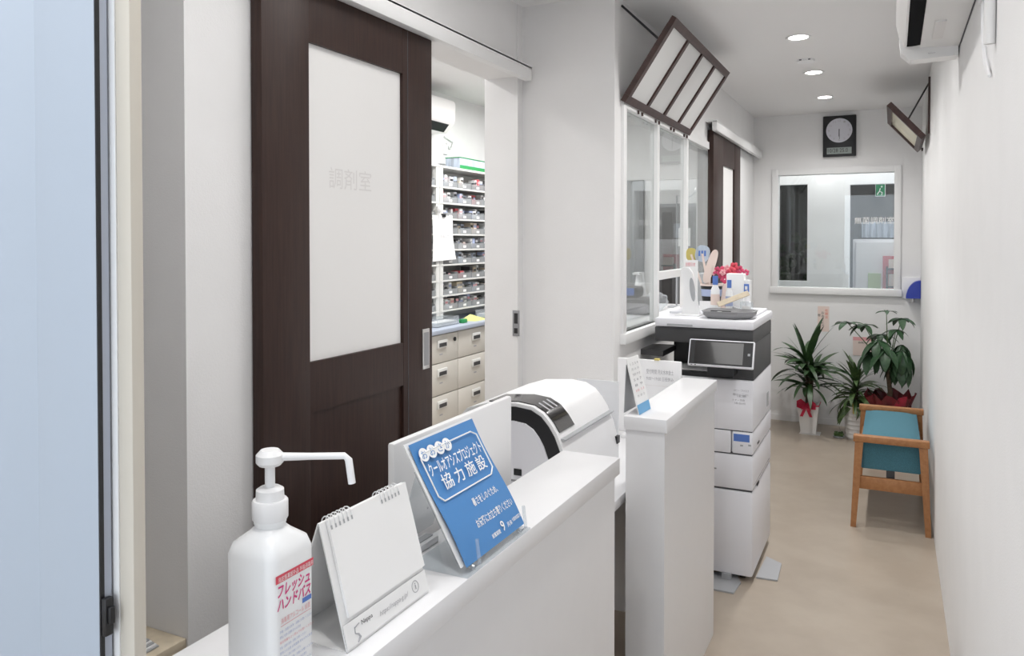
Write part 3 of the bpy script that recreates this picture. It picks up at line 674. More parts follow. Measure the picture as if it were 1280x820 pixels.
# ================================================================== PRINTER
pr = thing('label_printer', 'white rounded desktop printer with a black arched side behind the counter', 'printer', (-1.02, 2.3, DZ))
yA = P(706, 575, 0, -.86).y; yB_ = P(768, 570, 0, -.86).y
prof = [(-.845, DZ + .002), (-.845, .80), (-.862, .87), (-.885, .925), (-.905, .955), (-.93, .982), (-.965, 1.000), (-1.02, 1.006), (-1.12, .998), (-1.19, .975), (-1.23, .93), (-1.24, .85), (-1.24, DZ + .002)]
B().prism(prof, 1, yA + .012, yB_).done('shell', 'plastic', pr, True)
def inset(p, d):
    cx, cz = -1.04, .80
    return [(cx + (x - cx) * (1 - d / .2), DZ + .002 + (z - DZ - .002) * (1 - d / .28)) for x, z in p]
p1, p2 = inset(prof, .010), inset(prof, .052)
B().prism(prof, 1, yA, yA + .0119).done('front_rim', 'plastic', pr, True)
b = B(); b.rings([[(x, yA - .004, z) for x, z in p1], [(x, yA - .0002, z) for x, z in p1]]); b.done('arch_band', 'black', pr, True)
B().prism(p2, 1, yA - .010, yA - .0042).done('front_door', 'copier', pr, True)
zc = P(647, 590, 1, yA - .01)
bx('power_switch', 'black', zc.x - .012, zc.x + .014, yA - .013, yA - .0102, zc.z - .010, zc.z + .010, pr, .001)
bx('paper_slot', 'grey', -1.18, -.93, yA - .0112, yA - .0101, zc.z - .030, zc.z - .024, pr)
# shoulder control panel (follows the curve)
seg = prof[3:9]
def offp(p, d): return (p[0] + d * (p[0] + 1.04) / math.hypot(p[0] + 1.04, p[1] - .8), p[1] + d * (p[1] - .8) / math.hypot(p[0] + 1.04, p[1] - .8))
ring = [offp(p, .0035) for p in seg] + [offp(p, -.004) for p in reversed(seg)]
B().prism(ring, 1, yA + .018, yA + .135).done('control_panel', 'blackglass', pr, True)
for k, yy in enumerate((yA + .04, yA + .07, yA + .10)):
    a, b_ = offp(seg[2], .0042), offp(seg[3], .0042)
    B().rings([[(a[0], y, a[1]), (b_[0], y, b_[1]), (b_[0] - .0005, y, b_[1] - .0005), (a[0] - .0005, y, a[1] - .0005)] for y in (yy, yy + .010)]).done('indicator', 'midgrey', pr)
B().box(-.884, -.862, yA + .0125, yB_ - .005, .905, .910).done('side_groove', 'midgrey', pr)
bx('rear_latch', 'black', -.868, -.842, yB_ - .022, yB_ + .004, .80, .825, pr)

# ================================================================== BOARDS BEHIND COUNTER 2
yP = 2.62
a_, b_ = P(721, 473, 1, yP), P(773, 473, 1, yP)
bs = thing('desk_screen', 'thin pale desk screen standing behind the printer', 'screen', ((a_.x + b_.x) / 2, yP, DZ))
bx('panel', 'milkyacrylic', a_.x, b_.x, yP, yP + .006, DZ + .012, a_.z, bs, .001); bx('foot', 'plastic', a_.x + .02, b_.x - .02, yP - .04, yP + .05, DZ + .0005, DZ + .012, bs)
yP = 2.98
a_, b_ = P(772, 447, 1, yP), P(851.5, 449, 1, yP)
bs = thing('schedule_board', 'white upright board with a faint printed schedule between short counter and copier', 'board', ((a_.x + b_.x) / 2, yP, DZ))
bd = bx('board', 'plastic', a_.x, b_.x, yP, yP + .012, DZ + .012, a_.z, bs, .003); bx('foot', 'plastic', a_.x + .03, b_.x - .03, yP - .05, yP + .06, DZ + .0005, DZ + .012, bs)
x0, x1 = P(808, 470, 1, yP).x, P(842, 470, 1, yP).x
zt_, zb_ = P(820, 461, 1, yP).z, P(820, 476, 1, yP).z
text('受付時間 月火水木金土', (x0, yP, zb_ + (zt_ - zb_) * .55), (1, 0, 0), UP, x1 - x0, (zt_ - zb_) * .4, 'printgrey', bd)
text('9:00〜19:00 日祝休み', (x0, yP, zb_), (1, 0, 0), UP, x1 - x0, (zt_ - zb_) * .35, 'printgrey', bd)
patch('rule', 'printfaint', (P(785, 478, 1, yP).x, yP, zb_ - .02), (1, 0, 0), UP, x1 - P(785, 478, 1, yP).x, .002, bd)
bx('yellow_tab', 'yellow', P(818, 448, 1, yP).x, P(824, 448, 1, yP).x, yP - .004, yP + .014, a_.z, a_.z + .006, bd)

# ---- small white card calendar on counter 2
q0, q1 = P(799, 519, 2, CT), P(813, 511, 2, CT)
cc = thing('card_calendar', 'small white printed card with a blue foot standing on the short counter', 'card', ((q0.x + q1.x) / 2, (q0.y + q1.y) / 2, CT))
rt = (Vector((q1.x, q1.y, 0)) - Vector((q0.x, q0.y, 0))); wcd = rt.length; rt.normalize()
tz_ = P(783, 449, 1, q0.y)
upv = Vector((tz_.x - q0.x, 0, tz_.z - CT)); hcd = upv.length; upv.normalize()
nn = rt.cross(upv)
o0 = Vector((q0.x, q0.y, CT + .0005))
card = patch('card', 'paper', o0, rt, upv, wcd, hcd, cc, lift=-.003, thick=.003)
patch('blue_foot', 'skyblue', o0, rt, upv, wcd, hcd * .17, cc, lift=.0003, thick=.0012)
B().rings([[o0 + upv * (hcd * .9) - nn * .004, o0 + upv * (hcd * .9) + rt * wcd - nn * .004, Vector((q1.x - .05, q1.y + .01, CT + .0008)), Vector((q0.x - .05, q0.y + .01, CT + .0008))],
           [o0 + upv * (hcd * .9) - nn * .006, o0 + upv * (hcd * .9) + rt * wcd - nn * .006, Vector((q1.x - .052, q1.y + .01, CT + .0005)), Vector((q0.x - .052, q0.y + .01, CT + .0005))]]).done('prop', 'midgrey', cc)
rows = ['1 2 3 4', '月 火 水', '受付', '5 6 7', '8 9', '10 11', '木 金 土']
for k, sx in enumerate(rows):
    text(sx, o0 + upv * (hcd * (.86 - .095 * k)) + rt * (wcd * .18), rt, upv, wcd * .66, hcd * .045, 'palepink' if k == 5 else 'printgrey', card, lift=.0008)
# ================================================================== COPIER
CX0, CX1, CY0, CY1 = -.96, -.535, 3.47, 4.02
yf = CY0
def cz(v): return P(944, v, 1, yf).z
cp = thing('photocopier', 'tall white office copier with a black control panel beside the hatch windows', 'copier', ((CX0 + CX1) / 2, 3.75, 0))
zc0, zc1, zc2, zc3, zc4, zc5 = cz(724), cz(615), cz(570), cz(541), cz(477), cz(413)
xr = CX1
bx('base_cabinet', 'copier', CX0, xr, yf, CY1, zc0, zc1 - .006, cp, .012)
bx('seam', 'line', CX0 + .008, xr - .006, yf + .006, CY1 - .01, zc1 - .0065, zc1 + .0005, cp)
dr = bx('paper_drawer', 'copier', CX0, xr, yf, CY1, zc1, zc2 - .005, cp, .008)
B().cyl(((CX0 + xr) / 2 - .06, yf - .0006, (zc1 + zc2) / 2), ((CX0 + xr) / 2 - .06, yf + .001, (zc1 + zc2) / 2), .012, n=14).done('pull_mark', 'midgrey', dr)
bx('paper_mark', 'grey', (CX0 + xr) / 2 + .04, (CX0 + xr) / 2 + .056, yf - .0006, yf + .001, (zc1 + zc2) / 2, (zc1 + zc2) / 2 + .006, dr)
bx('seam', 'line', CX0 + .008, xr - .006, yf + .006, CY1 - .01, zc2 - .0055, zc2 + .0005, cp)
sx_ = P(914, 560, 1, yf).x
bx('drawer_front', 'copier', CX0, sx_ - .002, yf, CY1 - .1, zc2, zc3 - .003, cp, .005)
dr2 = bx('drawer_front', 'copier', sx_ + .002, xr, yf, CY1, zc2, zc3 - .003, cp, .008)
a_, b_ = P(917, 551, 1, yf), P(937, 544, 1, yf)
bx('blue_display', 'blueprint', a_.x, b_.x, yf - .001, yf + .002, a_.z, b_.z, dr2)
for u_ in (927, 937): bx('mark', 'midgrey', P(u_, 557, 1, yf).x - .006, P(u_, 557, 1, yf).x + .006, yf - .0006, yf + .001, P(u_, 558, 1, yf).z, P(u_, 556, 1, yf).z, dr2)
bx('seam', 'line', CX0 + .008, xr - .006, yf + .006, CY1 - .01, zc3 - .0035, zc3 + .0005, cp)
ft = bx('front_cover', 'copier', CX0, xr, yf, CY1, zc3, zc4, cp, .008)
for k, (u0, u1, v0, v1) in enumerate(((917, 936, 489, 484), (916, 936, 494, 490), (921, 933, 496, 495), (916, 931, 501, 498), (918, 932, 505, 502))):
    text(('コピー・ファクス', '用紙をセットしてください', '注意', 'トナー交換', 'お問い合わせ先')[k], P(u0, v0, 1, yf), (1, 0, 0), UP, P(u1, v0, 1, yf).x - P(u0, v0, 1, yf).x, .010, 'printgrey', ft)
text('C4050i', P(927, 540, 1, yf), (1, 0, 0), UP, .032, .006, 'printgrey', ft)
bx('side_vent', 'midgrey', xr - .001, xr + .001, yf + .40, yf + .46, cz(531), cz(512), cp)
for k in range(2): bx('side_grip', 'black', xr - .002, xr + .0015, yf + .12, yf + .17, (zc1 - .01, zc2 + .02)[k], (zc1 + .003, zc2 + .03)[k], cp, .001)
B().box(xr, xr + .0008, yf + .03, CY1 - .05, zc1 + .02, zc1 + .021).done('side_seam', 'line', cp)
# dark upper body with output recess
bx('output_floor', 'black', CX0 + .01, xr - .008, yf + .02, CY1, zc4, zc4 + .02, cp)
bx('upper_back', 'black', CX0 + .01, xr - .01, yf + .26, CY1 - .01, zc4 + .02, cz(432), cp)
bx('upper_side', 'darkgrey', xr - .09, xr - .001, yf + .012, CY1 - .005, zc4 + .0, cz(432), cp, .004)
bx('scanner_base', 'darkgrey', CX0 - .012, xr - .001, yf - .006, CY1, cz(433), zc5 - .001, cp, .008)
bx('paper_edge', 'plastic', CX0 + .02, xr - .12, yf + .05, yf + .22, zc4 + .021, zc4 + .025, cp)
# scanner lid, white
ld = bx('scanner_lid', 'copier', CX0 - .006, xr + .004, yf - .022, CY1 + .01, zc5, zc5 + .040, cp, .008)
bx('lid_grip', 'midgrey', CX0 + .05, CX0 + .165, yf - .0235, yf - .021, zc5 + .006, zc5 + .014, ld)
LZ = zc5 + .040
bx('feeder_hump', 'copier', CX0 + .0, xr - .02, CY0 + .2, CY1 + .005, LZ - .002, LZ + .012, ld, .006)
# control panel: tilted tablet
c00, c10, c01 = P(859, 456, 1, yf - .10), P(941.5, 462, 1, yf - .10), P(867, 423, 1, yf - .055)
pR = (c10 - c00); pR.z = 0; pR.y = 0; wP = pR.length; pR.normalize(); pU = (c01 - c00); pU.x = 0; hP = pU.length; pU.normalize(); pN = pR.cross(pU)
def slabM(o, r, u, n): return Matrix(((r.x, u.x, n.x, o.x), (r.y, u.y, n.y, o.y), (r.z, u.z, n.z, o.z), (0, 0, 0, 1)))
MM = slabM(c00, pR, pU, pN)
tb = B(MM).box(0, wP, 0, hP, -.018, 0, .006, 3).done('control_panel', 'copier', cp, True)
B(MM).box(.006, wP - .006, .008, hP - .006, .0001, .0012, .0).done('bezel', 'black', tb)
B(MM).box(.028, wP - .045, .014, hP - .012, .0013, .0018).done('touch_screen', 'blackglass', tb)
B(MM).box(wP - .026, wP - .016, hP * .46, hP * .46 + .010, .0013, .002).done('home_button', 'midgrey', tb)
B(MM).box(.014, .022, .002, .005, .0005, .0012).box(.03, .038, .002, .005, .0005, .0012).done('status_lights', 'darkgrey', tb)
B().box(c00.x + wP * .3, c00.x + wP * .7, yf - .085, yf + .01, zc4 + .03, zc4 + .075).done('panel_arm', 'black', cp)
# left side tray
a_ = P(797, 436, 1, yf + .12)
B().prism([(CX0 + .02, yf + .02), (CX0 + .02, yf + .26), (a_.x + .03, yf + .24), (a_.x, yf + .20), (a_.x, yf + .08), (a_.x + .03, yf + .04)], 2, a_.z - .014, a_.z + .012).done('side_tray', 'darkgrey', cp)
# castors and stabiliser plates
for cx_, cy_2 in ((CX0 + .05, yf + .06), (xr - .05, yf + .06), (CX0 + .05, CY1 - .06), (xr - .05, CY1 - .06)):
    B().cyl((cx_ - .012, cy_2, .023), (cx_ + .012, cy_2, .023), .022, n=16).done('castor', 'black', cp, True)
    B().box(cx_ - .014, cx_ + .014, cy_2 - .012, cy_2 + .012, .03, zc0 + .004).done('castor_fork', 'black', cp)
def foot(pts):
    b = B(); b.rings([[(p.x, p.y, .0005) for p in pts], [(p.x, p.y, .007) for p in pts]]); return b
foot([P(u, v, 2, 0) for u, v in ((886, 737), (917, 743), (926, 730), (920, 717), (886, 717))]).done('stabiliser', 'midgrey', cp)
foot([P(u, v, 2, 0) for u, v in ((945, 723), (972, 727), (977, 706), (958, 697))]).done('stabiliser', 'midgrey', cp)
bx('stabiliser_bracket', 'midgrey', xr - .13, xr - .09, yf - .01, yf + .03, .005, zc0 + .005, cp)

# ------------------------------------------------- things on the copier
LT_ = LZ + .012
# grey tray
q0, q1 = P(876, 392, 2, LZ), P(944, 388, 2, LZ)
ty0, ty1 = CY0 + .0, CY0 + .185
tx0, tx1 = P(876, 392, 1, ty0).x, P(942, 392, 1, ty0 + .05).x
ty = thing('plastic_tray', 'shallow grey plastic tray lying on the copier lid', 'tray', ((tx0 + tx1) / 2, (ty0 + ty1) / 2, LZ))
def trayring(g, z): 
    return [(tx0 - g, ty0 - g + .03, z), (tx0 - g + .03, ty0 - g, z), (tx1 + g - .06, ty0 - g, z), (tx1 + g, ty0 - g + .05, z), (tx1 + g, ty1 + g - .02, z), (tx1 + g - .02, ty1 + g, z), (tx0 - g + .02, ty1 + g, z), (tx0 - g, ty1 + g - .02, z)]
B().rings([trayring(-.02, LZ + .0005), trayring(-.004, LZ + .016), trayring(0, LZ + .032), trayring(.003, LZ + .032), trayring(.003, LZ + .035), trayring(-.004, LZ + .035), trayring(-.012, LZ + .018), trayring(-.02, LZ + .008)]).done('tray', 'grey', ty, True)
bx('pen', 'black', tx0 + .03, tx0 + .12, ty0 + .06, ty0 + .068, LZ + .026, LZ + .034, bev=.002, label='black pen lying in the grey tray on the copier', cat='pen')
bx('eraser', 'paper', tx0 + .06, tx0 + .085, ty0 + .03, ty0 + .05, LZ + .020, LZ + .032, bev=.003, label='small white eraser in the grey tray on the copier', cat='eraser')
# white fan shaped ticket stand
wy = CY0 + .13
def Pw(u, v, y=None): return P(u, v, 1, wy if y is None else y)
wf = thing('handle_stand', 'white upright stand with an oval slot, leaning at the left of the copier lid', 'stand', (Pw(860, 399).x, wy, LZ))
outer = [Pw(852, 398), Pw(875, 398), Pw(873, 385), Pw(869, 365), Pw(866, 342), Pw(861, 335), Pw(853, 334), Pw(850.5, 338), Pw(853, 352), Pw(855, 372)]
outer = [Vector((p.x, p.y, max(p.z, LZ + .0005))) for p in outer]
B().rings([[p for p in outer], [p + Vector((0, .02, 0)) for p in outer]]).done('body', 'plastic', wf)
cs = Pw(865.5, 362); 
B().rings([[Vector((cs.x + .012 * math.cos(a) + .010 * math.sin(a) * -.6, wy - dyy, cs.z + .055 * math.sin(a))) for a in [k * math.pi / 10 for k in range(20)]] for dyy in (.0012, -.001)]).done('oval_slot', 'midgrey', wf)
bx('base', 'plastic', outer[0].x - .02, outer[1].x + .004, wy - .05, wy + .06, LZ + .0003, LZ + .006, wf)
# leaflet holder white with red print behind the stand
ly = CY1 - .32; a_, b_ = P(855, 325, 1, ly), P(872, 390, 1, ly)
bl = bx('leaflet_card', 'paper', a_.x, b_.x, ly, ly + .004, LT_ + .0005, a_.z, label='white upright card with red print at its top on the copier', cat='card')
text('お知らせ', (a_.x + .008, ly, a_.z - .03), (1, 0, 0), UP, b_.x - a_.x - .02, .020, 'redprint', bl)
# pot with paddle fans
ky = CY1 - .20
a_, b_ = P(876, 356, 1, ky), P(903, 384, 1, ky)
pc = ((a_.x + b_.x) / 2); pr_ = (b_.x - a_.x) / 2; pz = P(890, 356, 1, ky).z
bk = thing('fan_basket', 'black and white patterned basket holding paper fans on the copier', 'basket', (pc, ky, LT_))
B().lathe([(.0001, LT_ + .0005), (pr_ * .75, LT_ + .0005), (pr_, pz), (pr_ * .93, pz), (pr_ * .7, LT_ + .006), (.0001, LT_ + .006)], (pc, ky, 0), 20).done('basket', 'black', bk, True)
B().lathe([(pr_ * .90, LT_ + (pz - LT_) * .55), (pr_ * .91, LT_ + (pz - LT_) * .55), (pr_ * .97, pz - .02), (pr_ * .96, pz - .02), (pr_ * .90, LT_ + (pz - LT_) * .55)], (pc, ky, 0), 20, cap=False).done('pattern_band', 'paleblue', bk, True)
bx('price_card', 'paper', pc - .045, pc + .055, ky - pr_ - .006, ky - pr_ - .003, LT_ + .001, LT_ + .045, bk)
B().lathe([(pr_ * .97, pz - .004), (pr_ * 1.04, pz - .004), (pr_ * 1.04, pz + .004), (pr_ * .97, pz + .004), (pr_ * .97, pz - .004)], (pc, ky, 0), 20, cap=False).done('rim', 'notepink', bk, True)
def uchiwa(cu_, cv, ru, rv, y, m, label, tilt, foot_u, foot_v, printm=None):
    c = P(cu_, cv, 1, y); e1 = P(cu_ + ru, cv, 1, y); e2 = P(cu_, cv - rv, 1, y); rx = e1.x - c.x; rz = e2.z - c.z
    f = P(foot_u, foot_v, 1, y)
    t = thing('paper_fan', label, 'fan', (f.x, y, f.z))
    ct, st = math.cos(R(tilt)), math.sin(R(tilt))
    def pp(a, k=1.0): 
        x, z = rx * k * math.copysign(abs(math.cos(a)) ** .75, math.cos(a)), rz * k * math.copysign(abs(math.sin(a)) ** .75, math.sin(a)); return (c.x + x * ct + z * st, c.z - x * st + z * ct)
    B().rings([[(*[pp(a)[0]], yy, pp(a)[1]) for a in [k * math.pi / 14 for k in range(28)]] for yy in (y, y + .003)]).done('blade', m, t)
    d = Vector((c.x - f.x, 0, c.z - f.z))
    B().box(-.005, .005, -.004, -.0005, 0, d.length, M4=Matrix.Translation(f) @ Vector((0, 0, 1)).rotation_difference(d.normalized()).to_matrix().to_4x4()).done('handle', 'notepink', t)
    for k in range(3 if printm else 0):
        B().rings([[(c.x + rx * (-.55 + .4 * k) * ct, yy, c.z + rz * .35), (c.x + rx * (-.30 + .4 * k), yy, c.z + rz * .35), (c.x + rx * (-.30 + .4 * k), yy, c.z - rz * .3), (c.x + rx * (-.55 + .4 * k), yy, c.z - rz * .3)] for yy in (y - .0012, y - .0004)]).done('stripe', printm, t)
    return t
uchiwa(864, 318, 6.5, 8, ky + .02, 'yellow', 'yellow square paper fan sticking up at the left of the basket', 0, 883, 372)
uchiwa(878, 317, 9, 10.5, ky + .0, 'curtain', 'blue and white patterned paper fan leaning in the basket', 12, 888, 374, 'blueprint')
uchiwa(888, 333, 5.5, 22, ky - .02, 'notepink', 'tall pale brown paper fan leaning in the basket', 18, 886, 375)
# flowers in a small pot
fy = CY1 + .0 - .06
fc = P(907, 342, 1, fy)
fl_ = thing('flower_bouquet', 'bouquet of pink and red flowers behind the bottles on the copier', 'flowers', (fc.x, fy, LT_))
B().lathe([(.0001, LT_ + .0005), (.035, LT_ + .0005), (.045, fc.z - .05), (.0001, fc.z - .05)], (fc.x, fy, 0), 16).done('vase', 'notepink', fl_, True)
for k in range(22):
    a = random.uniform(0, 6.28); rd = random.uniform(.01, .105)
    px_, pz_ = fc.x + rd * math.cos(a), fc.z + rd * .5 * math.sin(a)
    b = B(); cc_ = Vector((px_, fy + random.uniform(-.03, .03), pz_)); s_ = random.uniform(.012, .020)
    for j in range(5):
        aa = j * 1.257 + k; b.sphere(cc_ + Vector((math.cos(aa) * s_ * .7, -.004 * (j % 2), math.sin(aa) * s_ * .7)), s_ * .62, sy=.5, sub=1)
    b.done('flower', ('petal_pink', 'petal_pink', 'petal_pale', 'redprint')[k % 4], fl_, True)
for k in range(6):
    a = random.uniform(0, 6.28); B().sphere((fc.x + .07 * math.cos(a), fy, fc.z + .03 * math.sin(a) - .01), .018, sz=.5, sub=1).done('leaf', 'leaf2', fl_)
# bottles
def small_bottle(u, vt, vb, wpx, y, cap, label, capm):
    c = P(u, vb, 1, y); zt2 = P(u, vt, 1, y).z; r = (P(u + wpx / 2, vb, 1, y).x - P(u - wpx / 2, vb, 1, y).x) / 2
    z0 = LT_ + .0005; hh = zt2 - z0
    t = thing('small_bottle', label, 'bottle', (c.x, y, z0))
    B().lathe([(.0001, z0), (r, z0), (r, z0 + hh * .62), (r * .5, z0 + hh * .76), (r * .5, z0 + hh * .78), (.0001, z0 + hh * .78)], (c.x, y, 0), 18).done('body', 'bottlewhite', t, True)
    B().lathe([(.0001, z0 + hh * .76), (r * .62, z0 + hh * .76), (r * .62, z0 + hh), (.0001, z0 + hh)], (c.x, y, 0), 18).done('cap', capm, t, True)
    B().lathe([(r * 1.02, z0 + hh * .2), (r * 1.03, z0 + hh * .2), (r * 1.03, z0 + hh * .5), (r * 1.02, z0 + hh * .5), (r * 1.02, z0 + hh * .2)], (c.x, y, 0), 18, cap=False).done('label', cap, t, True)
small_bottle(894, 345, 380, 11, CY0 + .22, 'notepink', 'small white bottle with a blue cap in front of the patterned basket', 'blueprint')
small_bottle(911.5, 350, 380, 9, CY0 + .23, 'paleblue', 'small clear bottle with a violet cap beside the white box', 'blueprint')
a_, b_ = P(908, 342, 1, CY0 + .30), P(929.5, 380, 1, CY0 + .30)
bx('white_box', 'paper', a_.x, b_.x, CY0 + .30, CY0 + .36, LT_ + .0005, a_.z, bev=.002, label='plain white box in front of the pink flowers', cat='box')
small = P(934, 350, 1, CY0 + .33); r_ = P(940, 350, 1, CY0 + .33).x - small.x
cu_ = thing('paper_cup', 'small white tub with a blue emblem at the right rear of the copier', 'cup', (small.x, CY0 + .33, LT_))
B().lathe([(.0001, LT_ + .0005), (r_ * .85, LT_ + .0005), (r_, small.z), (r_ * .9, small.z), (.0001, small.z - .004)], (small.x, CY0 + .33, 0), 20).done('tub', 'paper', cu_, True)
bx('emblem', 'blueprint', small.x - r_ * .55, small.x + r_ * .55, CY0 + .33 - r_ - .003, CY0 + .33 - r_ * .8, small.z - .055, small.z - .018, cu_)
bx('emblem_core', 'paper', small.x - r_ * .25, small.x + r_ * .25, CY0 + .33 - r_ - .0045, CY0 + .33 - r_ - .003, small.z - .045, small.z - .028, cu_)
a_, b_ = P(897, 381, 1, CY0 + .10), P(936, 366, 1, CY0 + .16)
v_ = b_ - a_
B().box(-.012, .012, -.004, .004, 0, v_.length, .002, M4=Matrix.Translation(a_) @ Vector((0, 0, 1)).rotation_difference(v_.normalized()).to_matrix().to_4x4()).done('wooden_ruler', 'palewood', label='pale wooden ruler resting slanted on the grey tray', cat='ruler')
a_ = P(932, 385, 1, CY0 + .19)
tg = bx('glass_jar', 'acrylic', a_.x - .028, a_.x + .028, CY0 + .20, CY0 + .235, LT_ + .0005, LT_ + .055, bev=.006, label='small clear jar with a numbered tag at the right of the tray', cat='jar')
bx('tag', 'paper', a_.x - .018, a_.x + .018, CY0 + .1985, CY0 + .1999, LT_ + .006, LT_ + .036, tg)
a_ = P(918, 374, 1, CY0 + .24)
B().box(-.045, .045, -.02, .02, -.008, .008, .004, M4=Matrix.Translation((a_.x, CY0 + .245, LT_ + .020)) @ Matrix.Rotation(R(22), 4, 'Y')).done('silver_pouch', 'midgrey', label='small silver pouch lying against the white box', cat='pouch')

# ================================================================== HINGED SASHES HIGH ON THE WALLS
def sash(name, label, hinge0, hinge1, top0, nb, glass='sashglass', th=.024, f=.034):
    """brown framed four-pane sash hinged along hinge0-hinge1, leaning out so that its upper edge passes through top0"""
    ax = (hinge1 - hinge0); L = ax.length; ax.normalize()
    upv = (top0 - hinge0); upv -= ax * upv.dot(ax); H = upv.length; upv.normalize(); n = ax.cross(upv)
    MM = slabM(hinge0, ax, upv, n)
    t = thing(name, label, 'sash', hinge0)
    B(MM).box(0, L, 0, f, -th, 0, .002).done('bottom_rail', 'woodsash', t); B(MM).box(0, L, H - f, H, -th, 0, .002).done('top_rail', 'woodsash', t)
    B(MM).box(0, f, f, H - f, -th, 0).done('stile', 'woodsash', t); B(MM).box(L - f, L, f, H - f, -th, 0).done('stile', 'woodsash', t)
    c = (L - f) / nb
    for k in range(nb):
        if k: B(MM).box(c * k, c * k + f * .9, f, H - f, -th + .001, -.001).done('mullion', 'woodsash', t)
        B(MM).box(c * k + f, c * (k + 1), f, H - f, -th * .6, -th * .6 + .004).done('glass_pane', glass, t)
    for k in range(1, nb + 1):
        for dx in (-.03, .03):
            q = hinge0 + ax * (c * k - .05 + dx) - upv * .004
            B().cyl(q, q - Vector((0, 0, .016)), .005, n=8).done('hinge_pin', 'woodsash', t)
    return t, ax, upv, n, L, H
h0 = P(781, 128, 0, XW + .022); h1 = P(862, 170, 0, XW + .022); h1.z = h0.z = (h0.z + h1.z) / 2
t0 = P(846, 22, 1, h0.y)
sl, ax, upv, n_, L_, H_ = sash('hinged_sash', 'brown framed four-pane sash tilted out above the hatch windows', h0, h1, t0, 4)
wp = P(792, 20, 0, XW)
B().tube([Vector((XW + .001, h0.y + .02, P(793, 21, 0, XW).z)), h0 + upv * (H_ * .72) + ax * .006], .005, 8).done('stay_rod', 'black', sl)
# the same kind on the right wall, seen edge on
g0 = P(1157.5, 169, 0, XR - .022); g1 = g0 + Vector((0, .80, 0)); gt = P(1114, 127, 1, g0.y)
sr, ax, upv, n2, L2, H2 = sash('hinged_sash', 'brown framed sash seen edge on, tilted out of the right wall near the clock', g0, g1, gt, 1, 'yellowpane', .034)
for dy_ in (.01, .05):
    B().tube([Vector((XR - .001, g0.y + dy_, P(1158, 122, 0, XR).z)), g0 + upv * (H2 * .5) + ax * dy_], .004, 8).done('stay_rod', 'black', sr)
bx('wall_frame', 'woodsash', XR - .012, XR - .0005, g0.y, g0.y + .02, g0.z + .01, P(1158, 122, 0, XR).z + .02, sr)

# ================================================================== AIR CONDITIONER ON RIGHT WALL
aq = P(1200, 57, 0, XR); ya1 = aq.y; az = aq.z
ya0 = ya1 - .80
ac = thing('air_conditioner', 'white wall air conditioner at the upper right seen from below', 'air conditioner', (XR - .1, (ya0 + ya1) / 2, az))
XA = P(1120, 40, 1, ya1 - .05).x
prof = [(XR - .001, az), (XA + .075, az + .006), (XA + .05, az + .03), (XA + .028, az + .012), (XA + .010, az + .045), (XA, az + .09), (XA + .004, az + .20), (XA + .02, az + .262), (XR - .001, az + .268)]
B().prism(prof, 1, ya0, ya1).done('body', 'ac', ac, True)
B().prism([(XA + .074, az + .0052), (XA + .0505, az + .0285), (XA + .030, az + .0125), (XA + .034, az + .003), (XA + .05, az + .003)], 1, ya0 + .05, ya1 - .045).done('air_outlet', 'matteblack', ac)
B().prism([(XA + .036, az + .0055), (XA + .034, az + .0065), (XA + .026, az + .0035), (XA + .027, az + .0015)], 1, ya0 + .06, ya1 - .06).done('louver', 'ac', ac)
endp = [(XR - .006, az - .030), (XA + .045, az - .034), (XA + .016, az - .006), (XA + .010, az + .04), (XA + .03, az + .1), (XR - .001, az + .1)]
B().prism(endp, 1, ya1 - .0, ya1 + .075).done('end_cap', 'ac', ac, True)
text('READY', (XA + .10, ya1 - .0006, az - .018), (1, 0, 0), UP, .022, .004, 'printgrey', ac)
bx('underside_label', 'printfaint', XA + .105, XA + .135, ya1 - .36, ya1 - .14, az + .0005 - .002, az + .004, ac)
B().box(XR - .0035, XR - .0005, ya0, ya1 + .01, az - .004, az + .004).done('shadow_gap', 'line', ac)
# hose and cord beside it
hy = 1.62
def PX_(u, v): return P(u, v, 0, XR - .010)
hz0 = PX_(1238, 55)
B().tube([Vector((XR - .012, hz0.y, hz0.z)), Vector((XR - .012, hz0.y - .01, hz0.z + .1)), Vector((XR - .012, hz0.y - .015, CE - .002))], .0115, 12).done('drain_pipe', 'ac', smooth=True, label='white covered pipe running down the right wall beside the air conditioner', cat='pipe')
c0, c1_, c2_ = P(1228, 30, 0, XR - .006), P(1231, 78, 0, XR - .006), P(1237, 95, 0, XR - .006)
cw = thing('hanging_cable', 'thin white cord hanging on the right wall beside the air conditioner pipe', 'cord', (XR - .006, c0.y, c2_.z))
B().tube([c0 + Vector((0, 0, .08)), c0, (c0 + c1_) / 2 + Vector((0, .012, 0)), c1_, c2_], .004, 6).done('cord', 'plastic', cw, True)
B().tube([c0 + Vector((0, -.012, .06)), c0 + Vector((0, -.025, -.02)), c1_ + Vector((0, -.02, .01)), c2_], .003, 6).done('cord', 'plastic', cw, True)
bx('plug', 'plastic', XR - .014, XR - .0005, c0.y - .035, c0.y + .02, c0.z + .05, c0.z + .085, cw, .003)

